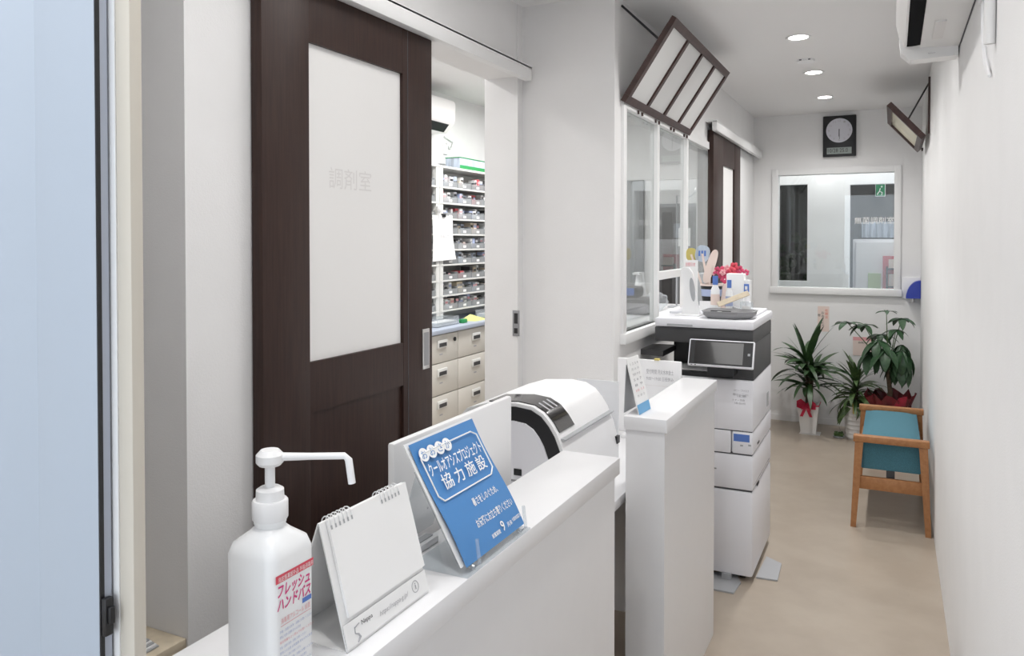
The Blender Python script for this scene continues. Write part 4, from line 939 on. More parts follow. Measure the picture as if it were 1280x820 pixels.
# ================================================================== END WALL: CLOCK, NOTES, DISPENSER
a_, b_ = P(1028.5, 196.5, 1, YB - .03), P(1070.5, 143, 1, YB - .03)
ck = thing('wall_clock', 'black rectangular wall clock with a round pale dial and a digital strip', 'clock', ((a_.x + b_.x) / 2, YB, a_.z))
yk = YB - .035
bx('case', 'black', a_.x, b_.x, yk, YB - .0005, a_.z, b_.z, ck, .006)
kc = P(1049, 163, 1, yk); kr = P(1065.5, 163, 1, yk).x - kc.x
ds = B(); ds.rings([[(kc.x + kr * math.cos(a), y, kc.z + kr * math.sin(a)) for a in [k * math.pi / 20 for k in range(40)]] for y in (yk - .003, yk - .0002)])
dial = ds.done('dial', 'clockface', ck)
for k in range(12):
    a = math.pi / 2 - k * math.pi / 6; nx, nz = kc.x + kr * .80 * math.cos(a), kc.z + kr * .80 * math.sin(a)
    text(str(k or 12), (nx - .007, yk - .003, nz - .008), (1, 0, 0), UP, .014 if k < 10 and k else .018, .016, 'printgrey', dial, name='numeral')
def hand(ang, ln, wd, nm):
    d = Vector((math.sin(R(ang)), 0, math.cos(R(ang)))); s_ = Vector((d.z, 0, -d.x)) * wd
    o_ = Vector((kc.x, yk - .005, kc.z))
    B().rings([[o_ - s_ - d * .01, o_ + s_ - d * .01, o_ + s_ * .5 + d * ln, o_ - s_ * .5 + d * ln], [p + Vector((0, -.001, 0)) for p in (o_ - s_ - d * .01, o_ + s_ - d * .01, o_ + s_ * .5 + d * ln, o_ - s_ * .5 + d * ln)]]).done(nm, 'print', ck)
hand(182, kr * .5, .0035, 'hour_hand'); hand(178, kr * .72, .0025, 'minute_hand')
l0, l1 = P(1033.5, 193, 1, yk), P(1064.5, 183.5, 1, yk)
lc = bx('digital_strip', 'lcd', l0.x, l1.x, yk - .002, yk - .0002, l0.z, l1.z, ck)
text('10/28', (l0.x + .008, yk - .002, l0.z + .012), (1, 0, 0), UP, .075, .032, 'print', lc); text('25.0', (l0.x + .095, yk - .002, l0.z + .012), (1, 0, 0), UP, .06, .032, 'print', lc)

def note(u0, v0, u1, v1, label):
    a, b = P(u0, v1, 1, YB - .002), P(u1, v0, 1, YB - .002)
    return bx('wall_note', 'notepink', a.x, b.x, YB - .0025, YB - .0005, a.z, b.z, label=label, cat='note'), a, b
nt_, a_, b_ = note(1022, 383, 1036.5, 414, 'pale upright paper note with red writing above the spiky potted plant')
for k, (ss, m_) in enumerate((('祝開店', 'orange'), ('おめでとう', 'print'), ('贈', 'print'))):
    for j, ch in enumerate(ss): text(ch, (b_.x - .030 - .028 * k, YB - .0025, b_.z - .045 - j * .027 - .02 * k), (1, 0, 0), UP, .020, .022, m_, nt_)
nt_, a_, b_ = note(1066, 422, 1090, 444, 'pale paper note with a red heading half hidden behind the umbrella plant')
bx('heading', 'palepink', a_.x, b_.x, YB - .0030, YB - .0025, b_.z - .028, b_.z, nt_)
text('お祝い', (a_.x + .04, YB - .0028, b_.z - .052), (1, 0, 0), UP, .06, .018, 'print', nt_)
# blue dispenser in the corner
a_, b_ = P(1132.5, 373, 1, YB - .10), P(1153, 351, 1, YB - .10)
xd = min(XR - .002, b_.x)
wd_ = thing('wall_dispenser', 'white bracket with a deep blue quarter-round cover in the far right corner', 'dispenser', (xd - .06, YB - .06, a_.z))
bx('back_plate', 'plastic', a_.x - .03, xd, YB - .012, YB - .0005, a_.z - .01, b_.z + .02, wd_, .003)
rw, rh = xd - a_.x, b_.z - a_.z
B().prism([(xd, a_.z), *[(xd - rw * math.sin(a), a_.z + rh * math.cos(a)) for a in [k * math.pi / 20 for k in range(10, -1, -1)]]], 1, YB - .10, YB - .0125).done('cover', 'blue', wd_, True)
B().cyl((xd - rw * .55, YB - .06, a_.z - .03), (xd - rw * .55, YB - .06, a_.z), .015, n=12).done('nozzle', 'chrome', wd_, True)

# ================================================================== BENCH
by_0 = P(1063, 658, 2, 0).y; bx_0, bx_1 = P(1063, 658, 2, 0).x, min(P(1167, 671, 2, 0).x, XR - .012)
by_1 = 5.30
be = thing('waiting_bench', 'small waiting bench with oak frame and teal cushion along the right wall', 'bench', ((bx_0 + bx_1) / 2, (by_0 + by_1) / 2, 0))
def bz(v): return P(1115, v, 1, by_0).z
zt1 = bz(549); rt_ = .034
for ye, s_ in ((by_0, 1), (by_1, -1)):
    for xe, sx in ((bx_0, 1), (bx_1, -1)):
        w0, w1_ = .026, .040
        B().rings([[(xe, ye, 0), (xe + sx * w0, ye, 0), (xe + sx * w0, ye + s_ * .03, 0), (xe, ye + s_ * .03, 0)],
                   [(xe + sx * .018, ye + s_ * .012, zt1 - rt_), (xe + sx * (.018 + w1_), ye + s_ * .012, zt1 - rt_), (xe + sx * (.018 + w1_), ye + s_ * .048, zt1 - rt_), (xe + sx * .018, ye + s_ * .048, zt1 - rt_)]]).done('leg', 'oak', be)
        B().cyl((xe + sx * .013, ye + s_ * .015, .0002), (xe + sx * .013, ye + s_ * .015, .006), .011, n=10).done('glide', 'black', be)
    bx('arm_rail', 'oak', bx_0 + .010, bx_1 - .010, min(ye + s_ * .006, ye + s_ * .054), max(ye + s_ * .006, ye + s_ * .054), zt1 - rt_, zt1, be, .004)
    zs1, zs0 = bz(601), bz(617)
    st = bx('stretcher', 'oak', bx_0 + .035, bx_1 - .035, min(ye + s_ * .018, ye + s_ * .042), max(ye + s_ * .018, ye + s_ * .042), zs0, zs1, be, .003)
    B().cyl(((bx_0 + bx_1) / 2 + .01, ye + s_ * .017, (zs0 + zs1) / 2), ((bx_0 + bx_1) / 2 + .01, ye + s_ * .02, (zs0 + zs1) / 2), .009, n=12).done('plug', 'oak', st)
# cushion with crowned top
cx0, cx1, cy0, cy1 = bx_0 + .048, bx_1 - .048, by_0 + .056, by_1 - .056
cz0, cz1 = bz(592), zt1 - .03
cu = B(); Nn = 12
def crown(i, j):
    a, b = i / Nn, j / Nn
    e = (1 - abs(2 * a - 1) ** 5) * (1 - abs(2 * b - 1) ** 8)
    return (cx0 + (cx1 - cx0) * a, cy0 + (cy1 - cy0) * b, cz1 + .026 * e)
gr = [[cu.bm.verts.new(crown(i, j)) for j in range(Nn + 1)] for i in range(Nn + 1)]
gb = [[cu.bm.verts.new((crown(i, j)[0], crown(i, j)[1], cz0)) if i in (0, Nn) or j in (0, Nn) else None for j in range(Nn + 1)] for i in range(Nn + 1)]
for i in range(Nn):
    for j in range(Nn): cu.bm.faces.new((gr[i][j], gr[i + 1][j], gr[i + 1][j + 1], gr[i][j + 1]))
for i in range(Nn):
    cu.bm.faces.new((gr[i][0], gr[i + 1][0], gb[i + 1][0], gb[i][0])); cu.bm.faces.new((gr[i][Nn], gr[i + 1][Nn], gb[i + 1][Nn], gb[i][Nn]))
    cu.bm.faces.new((gr[0][i], gr[0][i + 1], gb[0][i + 1], gb[0][i])); cu.bm.faces.new((gr[Nn][i], gr[Nn][i + 1], gb[Nn][i + 1], gb[Nn][i]))
cu.bm.faces.new([gb[0][0], gb[Nn][0], gb[Nn][Nn], gb[0][Nn]] ) if False else None
cu.box(cx0 + .004, cx1 - .004, cy0 + .004, cy1 - .004, cz0 - .004, cz0 + .01)
cu.done('cushion', 'teal', be, True)
bx('centre_beam', 'darkgrey', (bx_0 + bx_1) / 2 - .02, (bx_0 + bx_1) / 2 + .02, by_0 + .06, by_1 - .06, cz0 - .05, cz0 - .005, be)
bx('side_rail', 'oak', bx_0 + .03, bx_0 + .048, by_0 + .04, by_1 - .04, cz0 - .0, cz0 + .045, be)
bx('side_rail', 'oak', bx_1 - .048, bx_1 - .03, by_0 + .04, by_1 - .04, cz0 - .0, cz0 + .045, be)

# ================================================================== PLANTS
def leaf_mesh(name, m, wid, bend, n=7, fold=.15, tip=1.0):
    """a leaf of unit length along +Y, curving down"""
    b = bmesh.new(); L = []
    for i in range(n + 1):
        t = i / n; hw = wid * (math.sin(math.pi * min(1, t * .97 + .03)) ** .7) * (1 - .25 * t) if tip else wid
        y = math.sin(bend * t) / bend if bend else t; z = -(1 - math.cos(bend * t)) / bend if bend else 0
        L.append([b.verts.new((-hw, y, z + fold * hw)), b.verts.new((0, y, z)), b.verts.new((hw, y, z + fold * hw))])
    for a, c in zip(L, L[1:]):
        b.faces.new((a[0], a[1], c[1], c[0])); b.faces.new((a[1], a[2], c[2], c[1]))
    me = bpy.data.meshes.new(name); b.to_mesh(me); b.free(); me.materials.append(M[m])
    for p in me.polygons: p.use_smooth = True
    return me
def put_leaf(me, parent, pos, az_, el, ln, roll=0, name='leaf', sw=1.0):
    o = bpy.data.objects.new(name, me); COL.objects.link(o); o.parent = parent
    o.matrix_local = Matrix.Translation(Vector(pos) - off(parent)) @ Matrix.Rotation(az_, 4, 'Z') @ Matrix.Rotation(el, 4, 'X') @ Matrix.Rotation(roll, 4, 'Y') @ Matrix.Diagonal((ln * sw, ln, ln, 1))
    OFF[o.name] = off(parent); return o
rnd = random.Random(11)
def Pf(u, v): return P(u, v, 2, 0)
# 1: spiky plant in a white square pot with a ribbon
f_ = Pf(1011, 541); p1x, p1y = f_.x, f_.y
s1_ = thing('potted_plant', 'spiky green potted plant in a white pot tied with a red ribbon', 'plant', (p1x, p1y, 0))
def sqpot(x, y, w0, w1, h, m, parent, th=.008):
    def r(w_, z): return [(x - w_, y - w_, z), (x + w_, y - w_, z), (x + w_, y + w_, z), (x - w_, y + w_, z)]
    B().rings([r(w0 * .9, .001), r(w0, .006), r(w1, h), r(w1 - th, h), r(w1 - th, h - .03)]).done('pot', m, parent)
    B().rings([r(w1 - th - .001, h - .04), r(w1 - th - .001, h - .028)]).done('soil', 'soil', parent)
hp = P(1011, 503, 1, p1y).z
sqpot(p1x, p1y, .055, .076, hp, 'ceramic', s1_)
bx('saucer', 'ceramic', p1x - .065, p1x + .085, p1y - .065, p1y + .065, .0002, .0008, s1_)
stem_top = P(1010, 452, 1, p1y).z
for dx, dy, zt_ in ((-.02, 0, stem_top), (.022, .01, stem_top - .06), (0, -.02, stem_top - .12)):
    B().tube([(p1x + dx * .6, p1y + dy, hp - .03), (p1x + dx, p1y + dy, zt_)], [.014, .010], 8).done('stem', 'bark', s1_, True)
lf1 = [leaf_mesh('leaf', 'leaf1', .072, bd) for bd in (.35, .8, 1.3)]
for hd, (dx, dy, zt_, n_l, lmin, lmax) in enumerate(((-.02, 0, stem_top, 36, .26, .40), (.022, .01, stem_top - .06, 24, .25, .37), (0, -.02, stem_top - .12, 20, .22, .32))):
    for k in range(n_l):
        el = R(rnd.uniform(15, 86)) if hd == 0 else R(rnd.uniform(-10, 60))
        put_leaf(lf1[0 if el > 1 else (1 if rnd.random() < .7 else 2)], s1_, (p1x + dx, p1y + dy, zt_ - .10 + .10 * k / n_l), k * 2.4 + hd, el, rnd.uniform(lmin, lmax), rnd.uniform(-.4, .4), sw=rnd.uniform(.9, 1.25))
def bow(x, y, z, parent, s=1.0):
    for k in range(6):
        a = R(200 + k * 28); d = Vector((math.cos(R(k * 60)) * .6, -1 if k < 3 else -.5, 0)).normalized()
        side = (-1, 1, -1, 1, -.5, .5)[k]
        pts = [Vector((x, y, z)), Vector((x + side * .030 * s, y - .010 * s, z + (.028 - .006 * k) * s)), Vector((x + side * .055 * s, y - .012 * s, z + (.014 - .008 * k) * s)), Vector((x + side * .03 * s, y - .016 * s, z - .010 * s)), Vector((x, y - .004, z))]
        B().rings([[p + Vector((0, 0, .011 * s)), p - Vector((0, 0, .011 * s)), p - Vector((0, -.001, .011 * s)), p + Vector((0, .001, .011 * s))] for p in pts], cap=False).done('ribbon_loop', 'ribbon', parent)
    for sd in (-1, 1):
        pts = [Vector((x, y - .004, z)), Vector((x + sd * .012 * s, y - .012 * s, z - .03 * s)), Vector((x + sd * .028 * s, y - .008 * s, z - .07 * s))]
        B().rings([[p + Vector((-.009 * s, 0, 0)), p + Vector((.009 * s, 0, 0)), p + Vector((.009 * s, .001, 0)), p + Vector((-.009 * s, .001, 0))] for p in pts]).done('ribbon_tail', 'ribbon', parent)
bow(p1x - .012, p1y - .080, hp - .008, s1_, 1.25)
B().tube([(p1x - .078, p1y - .078, hp - .008), (p1x + .078, p1y - .078, hp - .008), (p1x + .078, p1y + .078, hp - .008), (p1x - .078, p1y + .078, hp - .008), (p1x - .078, p1y - .078, hp - .008)], .006, 6).done('ribbon_band', 'ribbon', s1_)
# 2: arching leafy plant in a ribbed white pot
f_ = Pf(1066, 548); p2x, p2y = f_.x + .02, f_.y
s2_ = thing('potted_plant', 'arching green leafy plant in a ribbed white pot beside the bench', 'plant', (p2x, p2y, 0))
hp2 = P(1066, 506, 1, p2y).z
pf = [(.0001, .0005), (.060, .0005)]
for k in range(7):
    z = .01 + (hp2 - .02) * k / 7; pf += [(.066 + .003 * k, z), (.071 + .003 * k, z + .008), (.067 + .003 * k, z + (hp2 - .02) / 7 - .004)]
pf += [(.092, hp2), (.082, hp2), (.080, hp2 - .02), (.0001, hp2 - .02)]
B().lathe(pf, (p2x, p2y, 0), 28).done('pot', 'ceramic', s2_, True)
B().lathe([(.0001, hp2 - .019), (.079, hp2 - .019), (.079, hp2 - .016), (.0001, hp2 - .016)], (p2x, p2y, 0), 20).done('soil', 'soil', s2_)
lf2 = [leaf_mesh('leaf', 'leaf2', .085, bd) for bd in (.7, 1.2, 1.7)]
B().tube([(p2x, p2y, hp2 - .02), (p2x + .01, p2y, hp2 + .16)], [.012, .008], 8).done('stem', 'bark', s2_, True)
for k in range(76):
    h_ = k / 76; el = R(-15 + 95 * h_ + rnd.uniform(-15, 15))
    put_leaf(lf2[0 if h_ > .75 else (1 if k % 3 else 2)], s2_, (p2x, p2y, hp2 + .01 + .15 * h_), k * 2.4, el, rnd.uniform(.18, .30), rnd.uniform(-.5, .5), sw=rnd.uniform(.8, 1.2))
q = P(1068, 503, 1, p2y - .10)
bx('plant_tag', 'yellow', q.x - .012, q.x + .016, p2y - .094, p2y - .0925, hp2 - .05, hp2 + .03, s2_)
q = P(1057, 546, 2, 0)
wpz = thing('plant_saucer', 'small tuft of green moss in a dish at the foot of the ribbed pot', 'moss', (q.x - .02, q.y - .03, 0))
B().lathe([(.0001, .0005), (.035, .0005), (.045, .012), (.0001, .012)], (q.x - .045, q.y - .05, 0), 16).done('dish', 'midgrey', wpz, True)
bb = B()
for k in range(26): bb.sphere((q.x - .045 + rnd.uniform(-.03, .03), q.y - .05 + rnd.uniform(-.03, .03), .018 + rnd.uniform(0, .02)), rnd.uniform(.006, .012), sub=1)
bb.done('moss', 'leaf2', wpz)
# 3: umbrella plant in a red wrapped pot behind the bench
p3x, p3y = P(1112, 500, 1, 6.32).x, 6.32
s3_ = thing('potted_plant', 'tall umbrella plant with broad drooping leaves in a dark red wrapped pot', 'plant', (p3x, p3y, 0))
hp3 = .30
B().lathe([(.0001, .0005), (.10, .0005), (.13, hp3), (.115, hp3), (.11, hp3 - .03), (.0001, hp3 - .03)], (p3x, p3y, 0), 24).done('pot', 'redwrap', s3_, True)
wr = B(); nw = 26
def wrp(z, r0, amp): return [(p3x + (r0 + amp * math.sin(k * 3.1)) * math.cos(2 * math.pi * k / nw), p3y + (r0 + amp * math.sin(k * 3.1)) * math.sin(2 * math.pi * k / nw), z + amp * 1.5 * math.sin(k * 2.3 + 1)) for k in range(nw)]
wr.rings([wrp(.02, .12, 0), wrp(.2, .14, .004), wrp(hp3, .142, .006), wrp(hp3 + .07, .165, .02)], cap=False).done('wrapping', 'redwrap', s3_)
B().rings([[(p3x + .02, p3y - .160, hp3 + .0), (p3x + .10, p3y - .160, hp3 + .02), (p3x + .115, p3y - .160, hp3 + .09), (p3x + .06, p3y - .160, hp3 + .075)], [(p3x + .02, p3y - .155, hp3 + .0), (p3x + .10, p3y - .155, hp3 + .02), (p3x + .115, p3y - .155, hp3 + .09), (p3x + .06, p3y - .155, hp3 + .075)]]).done('wrap_flap', 'crimson', s3_)
B().lathe([(.0001, hp3 - .029), (.108, hp3 - .029), (.108, hp3 - .02), (.0001, hp3 - .02)], (p3x, p3y, 0), 20).done('soil', 'soil', s3_)
lf3 = [leaf_mesh('leaflet', 'leaf3', .21, bd, tip=1, fold=.25) for bd in (.6, 1.0)]
def PT(u, v, y): return P(u, v, 1, y)
whorls = [(1060, 404, 6.30, .12, 10), (1080, 406, 6.36, .11, 0), (1108, 390, 6.36, .08, 10), (1127, 398, 6.38, .11, 0), (1120, 412, 6.34, .10, -10), (1098, 425, 6.28, .16, -30), (1108, 435, 6.24, .17, -45),
          (1127, 438, 6.26, .19, -50), (1142, 432, 6.36, .16, -45), (1088, 440, 6.32, .15, -40), (1118, 452, 6.40, .16, -40), (1135, 447, 6.30, .17, -50), (1100, 418, 6.42, .12, -10)]
tr0 = Vector((p3x - .01, p3y, hp3 - .03)); tr1 = PT(1110, 470, p3y)
B().tube([tr0, (tr0 + tr1) / 2 + Vector((.015, 0, 0)), tr1, PT(1112, 440, p3y)], [.022, .018, .014, .010], 10).done('trunk', 'bark', s3_, True)
for (u, v, y, ln, dr) in whorls:
    c = PT(u, v, y); c.x = min(c.x, XR - .13)
    B().tube([tr1 + Vector((0, 0, .02)), (tr1 + c) / 2 + Vector((0, 0, .03)), c], [.006, .004, .003], 6).done('branch', 'leaf2', s3_, True)
    nl = 7 if ln > .1 else 6
    for k in range(nl):
        put_leaf(lf3[k % 2], s3_, c, k * 2 * math.pi / nl + u, R(dr + rnd.uniform(-12, 12)), ln * rnd.uniform(1.0, 1.35), 0, name='leaflet')

# ================================================================== DISPENSARY SEEN THROUGH THE DOORWAY
XC = -2.75
zw = P(575, 407, 0, XC).z                        # worktop height
def yC(u): return P(u, 440, 0, XC).y
bY0, bY1 = yC(572.5), yC(612); cw_ = bY1 - bY0
rows_z = [zw - .035] + [P(572.5, v, 0, XC).z for v in (448, 486.5)] + [P(572.5, 486.5, 0, XC).z - .22, .06]
names = ['second from the doorway post', 'nearest the doorway post', 'beside the dark door edge', 'deepest behind the wall', 'hidden at the near end']
cols = [(bY0 - cw_, bY0), (bY0, bY1), (bY1, bY1 + cw_), (bY0 - 2 * cw_, bY0 - cw_), (bY1 + cw_, bY1 + 2 * cw_)]
clab = ['beige drawer cabinet with a black lock at its corner, beside the dark door edge', 'beige drawer cabinet in the middle of the doorway view', 'beige drawer cabinet behind the white door jamb', 'beige drawer cabinet hidden behind the dark sliding door', 'beige drawer cabinet farthest along the dispensary wall']
for (ya, yb), lb in zip(cols, clab):
    t = thing('drawer_cabinet', lb, 'cabinet', (XC - .2, (ya + yb) / 2, 0), 'dispensary drawer cabinets')
    bx('carcass', 'beige', -3.175, XC - .018, ya + .001, yb - .001, 0, zw - .032, t)
    for z1_, z0_ in zip(rows_z, rows_z[1:]):
        d = bx('drawer', 'beige', XC - .018, XC, ya + .003, yb - .003, z0_ + .003, z1_ - .003, t, .002)
        ym = (ya + yb) / 2 + .02; zh = z1_ - .065
        hd_ = bx('handle', 'shelfsteel', XC - .001, XC + .010, ym - .065, ym + .065, zh - .028, zh + .028, d, .006)
        bx('grip', 'darkgrey', XC + .009, XC + .0105, ym - .048, ym + .05, zh - .018, zh + .008, hd_)
        bx('name_tag', 'printgrey', XC + .0002, XC + .0008, ym - .03, ym + .01, zh - .075, zh - .066, d)
    B().cyl((XC - .001, yb - .05, rows_z[0] - .05), (XC + .008, yb - .05, rows_z[0] - .05), .014, n=14).done('lock', 'black', t, True)
wt = bx('worktop', 'worktop', -3.178, XC + .02, cols[3][0], cols[4][1], zw - .030, zw, bev=.003, label='blue grey worktop over the beige drawer cabinets', cat='worktop')
# medicine shelf standing on the worktop
XS = -2.95; SB = -3.175
def yS(u): return P(u, 300, 0, XS).y
def zS(v): return P(580, v, 0, XS).z
post = yS(550); send = post + 1.25
sz = [zS(v) for v in (236, 255, 274, 292.5, 311, 329, 348, 366, 384)]
top_z = zS(217)
def shelf(ya, yb, label):
    t = thing('medicine_shelf', label, 'shelf', (XS - .1, (ya + yb) / 2, zw))
    bx('post', 'shelfsteel', XS - .03, XS, ya, ya + .045, zw + .0005, top_z + .02, t); bx('post', 'shelfsteel', XS - .03, XS, yb - .045, yb, zw + .0005, top_z + .02, t)
    bx('back', 'shelfsteel', SB, SB + .006, ya, yb, zw + .0005, top_z + .02, t)
    bx('side', 'shelfsteel', SB + .006, XS - .03, ya, ya + .008, zw + .0005, top_z + .02, t); bx('side', 'shelfsteel', SB + .006, XS - .03, yb - .008, yb, zw + .0005, top_z + .02, t)
    bx('top_board', 'shelfsteel', SB + .006, XS + .004, ya, yb, top_z + .02, top_z + .035, t)
    for z in sz: bx('board', 'shelfsteel', SB + .006, XS + .004, ya + .008, yb - .008, z - .012, z, t)
    return t
shelf(post, send, 'white steel medicine shelf full of clear bins, seen through the doorway')
shelf(post - 1.25, post - .006, 'white steel medicine shelf at the edge of the dark sliding door')
rb = random.Random(5)
ordn = ['top', 'second', 'third', 'fourth', 'fifth', 'sixth', 'seventh', 'eighth', 'lowest']
place = ['at the left post', 'second from the left post', 'third from the left post', 'fourth from the left post', 'fifth from the left post']
bin_src = {}
cmats = ['paper', 'paper', 'copier', 'notepink', 'paper', 'curtain', 'palewood', 'redfolder', 'darkgrey', 'paper', 'paleblue', 'print', 'greybox']
M['greybox'] = mat('grey_carton', (0.45, 0.44, 0.43), 0.6)
def med_bin(y, z, wd, label):
    t = thing('medicine_bin', label, 'bin', (XS - .07, y, z), 'clear bins on the medicine shelf')
    key = round(wd, 3)
    if key not in bin_src:
        b = B(); b.box(-.095, .068, -wd / 2, wd / 2, .0005, .003).box(.064, .067, -wd / 2, wd / 2, .003, .042).box(-.095, .064, -wd / 2, -wd / 2 + .002, .003, .055).box(-.095, .064, wd / 2 - .002, wd / 2, .003, .055)
        o = b.done('bin_shell', 'binplastic', t, world=False); b2 = B().box(.0675, .0685, -.022, .022, .008, .026).done('bin_label', 'paper', t, world=False)
        bin_src[key] = (o.data, b2.data)
    else:
        for me, nm in zip(bin_src[key], ('bin_shell', 'bin_label')):
            o = bpy.data.objects.new(nm, me); COL.objects.link(o); o.parent = t
    return t
for i, z in enumerate(sz):
    gap = (sz[i - 1] if i else top_z + .02) - z - .014
    for j in range(5):
        y = post + .05 + .105 + j * .212
        med_bin(y, z, .204, 'clear bin on the %s row of the medicine shelf, %s' % (ordn[i], place[j]))
        n_m = rb.randint(3, 5); yy = y - .095
        for k in range(n_m):
            w_ = rb.uniform(.028, .052); h_ = min(gap * .95, rb.uniform(.045, .088)); dp = rb.uniform(.05, .09)
            if yy + w_ > y + .097: break
            x1_ = XS - .07 + rb.uniform(.02, .055)
            o = bx('medicine_box', rb.choice(cmats), x1_ - dp, x1_, yy, yy + w_, z + .0036, z + .0036 + h_, label='%s carton in the bin %s on the %s shelf row' % (['first', 'second', 'third', 'fourth', 'fifth'][k], place[j].replace('at the', 'by the'), ordn[i]), cat='medicine box', group='cartons in the clear medicine bins')
            bx('print_band', rb.choice(['printgrey', 'paleblue', 'palepink', 'print', 'darkgrey']), x1_, x1_ + .0006, yy + .003, yy + w_ - .003, z + h_ * .62, z + h_ * .85, o)
            yy += w_ + rb.uniform(.002, .008)
    y = post - .006 - .05 - .105
    med_bin(y, z, .204, 'clear bin on the %s row of the shelf at the dark door edge' % ordn[i])
    bx('medicine_box', rb.choice(cmats), XS - .10, XS - .03, y + .02, y + .08, z + .0036, z + .07, label='medicine carton on the %s row of the shelf at the dark door edge' % ordn[i], cat='medicine box', group='cartons beside the dark door')
# paper hung on the shelf
a_, b_ = P(541, 327, 0, XS + .012), P(566, 270, 0, XS + .012)
pp_ = thing('hanging_paper', 'white handwritten paper clipped to the shelf post', 'paper', (XS + .01, (a_.y + b_.y) / 2, a_.z))
B().rings([[(XS + .008, a_.y, b_.z), (XS + .008, b_.y, b_.z), (XS + .010, b_.y, b_.z), (XS + .010, a_.y, b_.z)], [(XS + .014, a_.y, (a_.z + b_.z) / 2), (XS + .012, b_.y, (a_.z + b_.z) / 2), (XS + .014, b_.y, (a_.z + b_.z) / 2), (XS + .016, a_.y, (a_.z + b_.z) / 2)], [(XS + .010, a_.y, a_.z), (XS + .02, b_.y + .03, a_.z + .01), (XS + .022, b_.y + .03, a_.z + .01), (XS + .012, a_.y, a_.z)]]).done('sheet', 'paper', pp_)
bx('clip', 'black', XS + .004, XS + .02, (a_.y + b_.y) / 2 - .01, (a_.y + b_.y) / 2 + .03, b_.z - .012, b_.z + .012, pp_)
text('お知らせ', (XS + .018, a_.y + .09, b_.z - .16), RY, UP, .12, .022, 'printgrey', pp_, lift=.004)
q = P(549, 261, 0, XS + .02)
B().sphere(q, .022, sz=1.4).cyl(q - Vector((0, 0, .03)), q - Vector((0, 0, .075)), .006, .004, 8).done('pin_ornament', 'plastic', smooth=True, label='small white egg-shaped pin on the shelf post above the paper', cat='ornament')
# green carton on top
a_, b_ = P(575, 217, 0, XS - .03), P(612, 204, 0, XS - .03)
tz3 = top_z + .0355
gb_ = thing('green_carton', 'white and green carton lying on top of the medicine shelf', 'carton', (XS - .1, (a_.y + b_.y) / 2, tz3))
hh = b_.z - tz3 if b_.z - tz3 > .05 else .09
bx('carton', 'curtain', XS - .16, XS - .03, a_.y, b_.y + .1, tz3, tz3 + hh, gb_, .003)
bx('green_band', 'green', XS - .0298, XS - .029, a_.y + .001, b_.y + .1, tz3 + .002, tz3 + hh * .38, gb_)
bx('green_lid', 'green', XS - .162, XS - .027, a_.y - .002, b_.y + .1, tz3 + hh, tz3 + hh + .006, gb_)
# things on the worktop
XT = XS + .11
def yT(u): return P(u, 390, 0, XT).y
yq = yT(594)
B().rings([[(XT - .07, yq - .11, zw + .0006), (XT + .05, yq - .09, zw + .0006), (XT + .06, yq + .10, zw + .0006), (XT - .07, yq + .11, zw + .0006)], [(XT - .03, yq - .03, zw + .045), (XT, yq - .02, zw + .04), (XT + .01, yq + .02, zw + .022), (XT - .02, yq + .03, zw + .03)]]).done('yellow_paper', 'yellowgreen', label='crumpled yellow green paper lying on the worktop', cat='paper')
yq = yT(576)
bx('green_stamp', 'green', XT, XT + .04, yq - .03, yq + .03, zw + .0005, zw + .028, bev=.004, label='small dark green stamp on the worktop left of the yellow paper', cat='stamp')
for u_, lb in ((556, 'clear dispensing tray on the worktop near the dark door edge'), (618, 'clear dispensing tray on the worktop near the white door jamb')):
    t = thing('dispensing_tray', lb, 'tray', (XT, yT(u_), zw))
    B().box(-.09, .03, -.15, .15, .0005, .004).box(.027, .03, -.15, .15, .004, .06).box(-.09, -.087, -.15, .15, .004, .06).box(-.087, .027, -.15, -.147, .004, .06).box(-.087, .027, .147, .15, .004, .06).done('tray', 'acrylic', t, world=False)
    B().box(-.08, .02, -.14, .14, .005, .03).done('papers', 'paper', t, world=False)
# air conditioner inside
a_, b_ = P(540, 170, 0, -3.0), P(567, 120, 0, -3.0)
ya_, yb_ = a_.y - .55, P(567, 150, 0, -3.0).y; z0_, z1_ = P(567, 166, 0, -3.0).z, P(567, 127, 0, -3.0).z
a2 = thing('air_conditioner', 'white wall air conditioner inside the dispensary above the medicine shelf', 'air conditioner', (-3.09, (ya_ + yb_) / 2, z0_))
pf = [(-3.1795, z0_), (-3.06, z0_), (-3.0, z0_ + .06), (-2.985, z0_ + .10), (-2.985, z1_ - .02), (-3.0, z1_), (-3.1795, z1_)]
B().prism(pf, 1, ya_, yb_).done('body', 'ac', a2, True)
B().prism([(-3.058, z0_ - .0005), (-3.003, z0_ + .054), (-2.998, z0_ + .052), (-3.045, z0_ - .002)], 1, ya_ + .05, yb_ - .07).done('air_outlet', 'black', a2)
q = P(558, 183, 0, -3.17)
B().tube([(-3.17, q.y - .03, z0_ - .001), (-3.17, q.y + .1, z0_ - .03), (-3.17, q.y + .06, z0_ - .09), (-3.17, q.y, z0_ - .05)], .006, 6).done('drain_hose', 'plastic', a2, True)
bx('outlet_box', 'plastic', -3.18, -3.165, q.y - .04, q.y + .02, z0_ - .14, z0_ - .06, a2, .004)

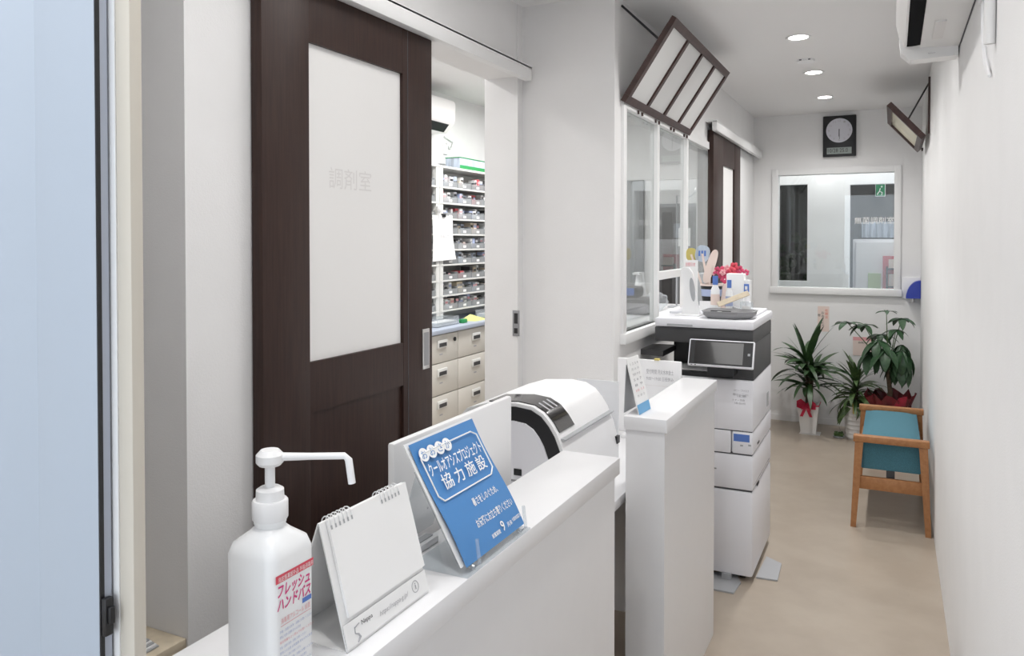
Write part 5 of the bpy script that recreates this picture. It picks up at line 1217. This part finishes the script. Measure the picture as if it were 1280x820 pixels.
# ================================================================== DISPENSARY SEEN THROUGH THE HATCH WINDOWS
YI = YB - .02
def PI_(u, v, y=YI): return P(u, v, 1, y)
a_, b_ = PI_(770, 395), PI_(805, 225)
gd = thing('inner_door', 'grey door on the back wall of the dispensary seen through the hatch window', 'door', ((a_.x + b_.x) / 2, YI, 0))
bx('leaf', 'greydoor', a_.x - .45, b_.x, YI - .03, YI + .015, .005, b_.z, gd, .003); bx('lever', 'chrome', b_.x - .10, b_.x - .04, YI - .06, YI - .03, 1.0, 1.02, gd, .003)
a_, b_ = PI_(834, 330), PI_(884, 256)
dg = thing('glass_cabinet', 'tall dark glazed cabinet at the back of the dispensary', 'cabinet', ((a_.x + b_.x) / 2, YI - .2, 0))
bx('carcass', 'greydoor', a_.x, b_.x, YI - .34, YI + .0, 0, b_.z, dg, .004)
for k in range(2):
    x0_ = a_.x + .02 + k * (b_.x - a_.x) / 2; dd = bx('door', 'darkgrey', x0_, x0_ + (b_.x - a_.x) / 2 - .03, YI - .355, YI - .341, .05, b_.z - .03, dg, .002)
    bx('pane', 'blackglass', x0_ + .03, x0_ + (b_.x - a_.x) / 2 - .06, YI - .358, YI - .3555, .6, b_.z - .07, dd)
bx('notice', 'paper', b_.x - .16, b_.x - .06, YI - .362, YI - .3585, 1.45, 1.6, dg)
# inner counter with equipment, just behind the panes
iz = WZ0 - .06
ic = thing('inner_counter', 'white inner counter under the hatch windows on the dispensary side', 'counter', (-1.5, 4.3, 0))
bx('top', 'counter', -1.72, XW - .125, YJ + .3, 5.6, iz - .03, iz, ic, .003); bx('body', 'counter', -1.70, XW - .15, YJ + .32, 5.58, 0, iz - .03, ic)
def on_inner(u, v, dep):
    p = P(u, v, 2, iz); return p
q = P(790, 380, 0, -1.48)
eq = thing('scale_machine', 'dark grey dispensing machine behind the first hatch pane', 'machine', (-1.48, q.y, iz))
bx('body', 'darkgrey', -1.60, -1.36, q.y - .10, q.y + .14, iz + .0005, iz + .10, eq, .02); bx('head', 'darkgrey', -1.60, -1.44, q.y - .02, q.y + .14, iz + .10, iz + .17, eq, .02); bx('screen', 'blueprint', -1.58, -1.46, q.y - .028, q.y - .0205, iz + .115, iz + .16, eq)
q = P(806, 372, 0, -1.40)
q.y += .17
pb = thing('plastic_bag', 'crumpled clear bag behind the first hatch pane beside the grey machine', 'bag', (-1.4, q.y + .1, iz))
bb = B().sphere((-1.40, q.y + .1, iz + .06), .075, sz=.8, sub=3)
for v in bb.bm.verts: v.co += Vector((rb.uniform(-1, 1), rb.uniform(-1, 1), rb.uniform(-.5, 1))) * .008
bb.done('bag', 'acrylic', pb)
q = P(800, 345, 0, -1.62)
ph = thing('white_stand', 'white tapered stand behind the first hatch pane', 'stand', (-1.62, q.y, iz))
B().rings([[(-1.66, q.y - .07, iz + .0005), (-1.58, q.y - .07, iz + .0005), (-1.58, q.y + .07, iz + .0005), (-1.66, q.y + .07, iz + .0005)], [(-1.64, q.y - .02, iz + .22), (-1.60, q.y - .02, iz + .22), (-1.60, q.y + .03, iz + .22), (-1.64, q.y + .03, iz + .22)]]).done('stand', 'plastic', ph)
bx('arm', 'plastic', -1.645, -1.595, q.y - .10, q.y + .03, iz + .22, iz + .235, ph)
a_ = P(868, 240, 1, 5.3)
la = thing('arm_lamp', 'thin white swing arm lamp behind the third hatch pane', 'lamp', (a_.x, 5.3, iz))
B().tube([(a_.x - .12, 5.3, iz + .001), (a_.x - .12, 5.3, a_.z - .02), (a_.x - .03, 5.3, a_.z - .03), (a_.x + .02, 5.3, a_.z + .01)], .006, 8).done('arm', 'midgrey', la); B().sphere((a_.x + .02, 5.3, a_.z + .015), .02, sub=2).done('head', 'plastic', la, True)
bx('foot', 'midgrey', a_.x - .17, a_.x - .07, 5.25, 5.35, iz + .0003, iz + .012, la)
q = P(868, 322, 1, 4.75)
bx('document_box', 'midgrey', q.x - .07, q.x + .05, 4.75, 4.95, iz + .0005, iz + .26, bev=.004, label='grey document box behind the third hatch pane', cat='box')
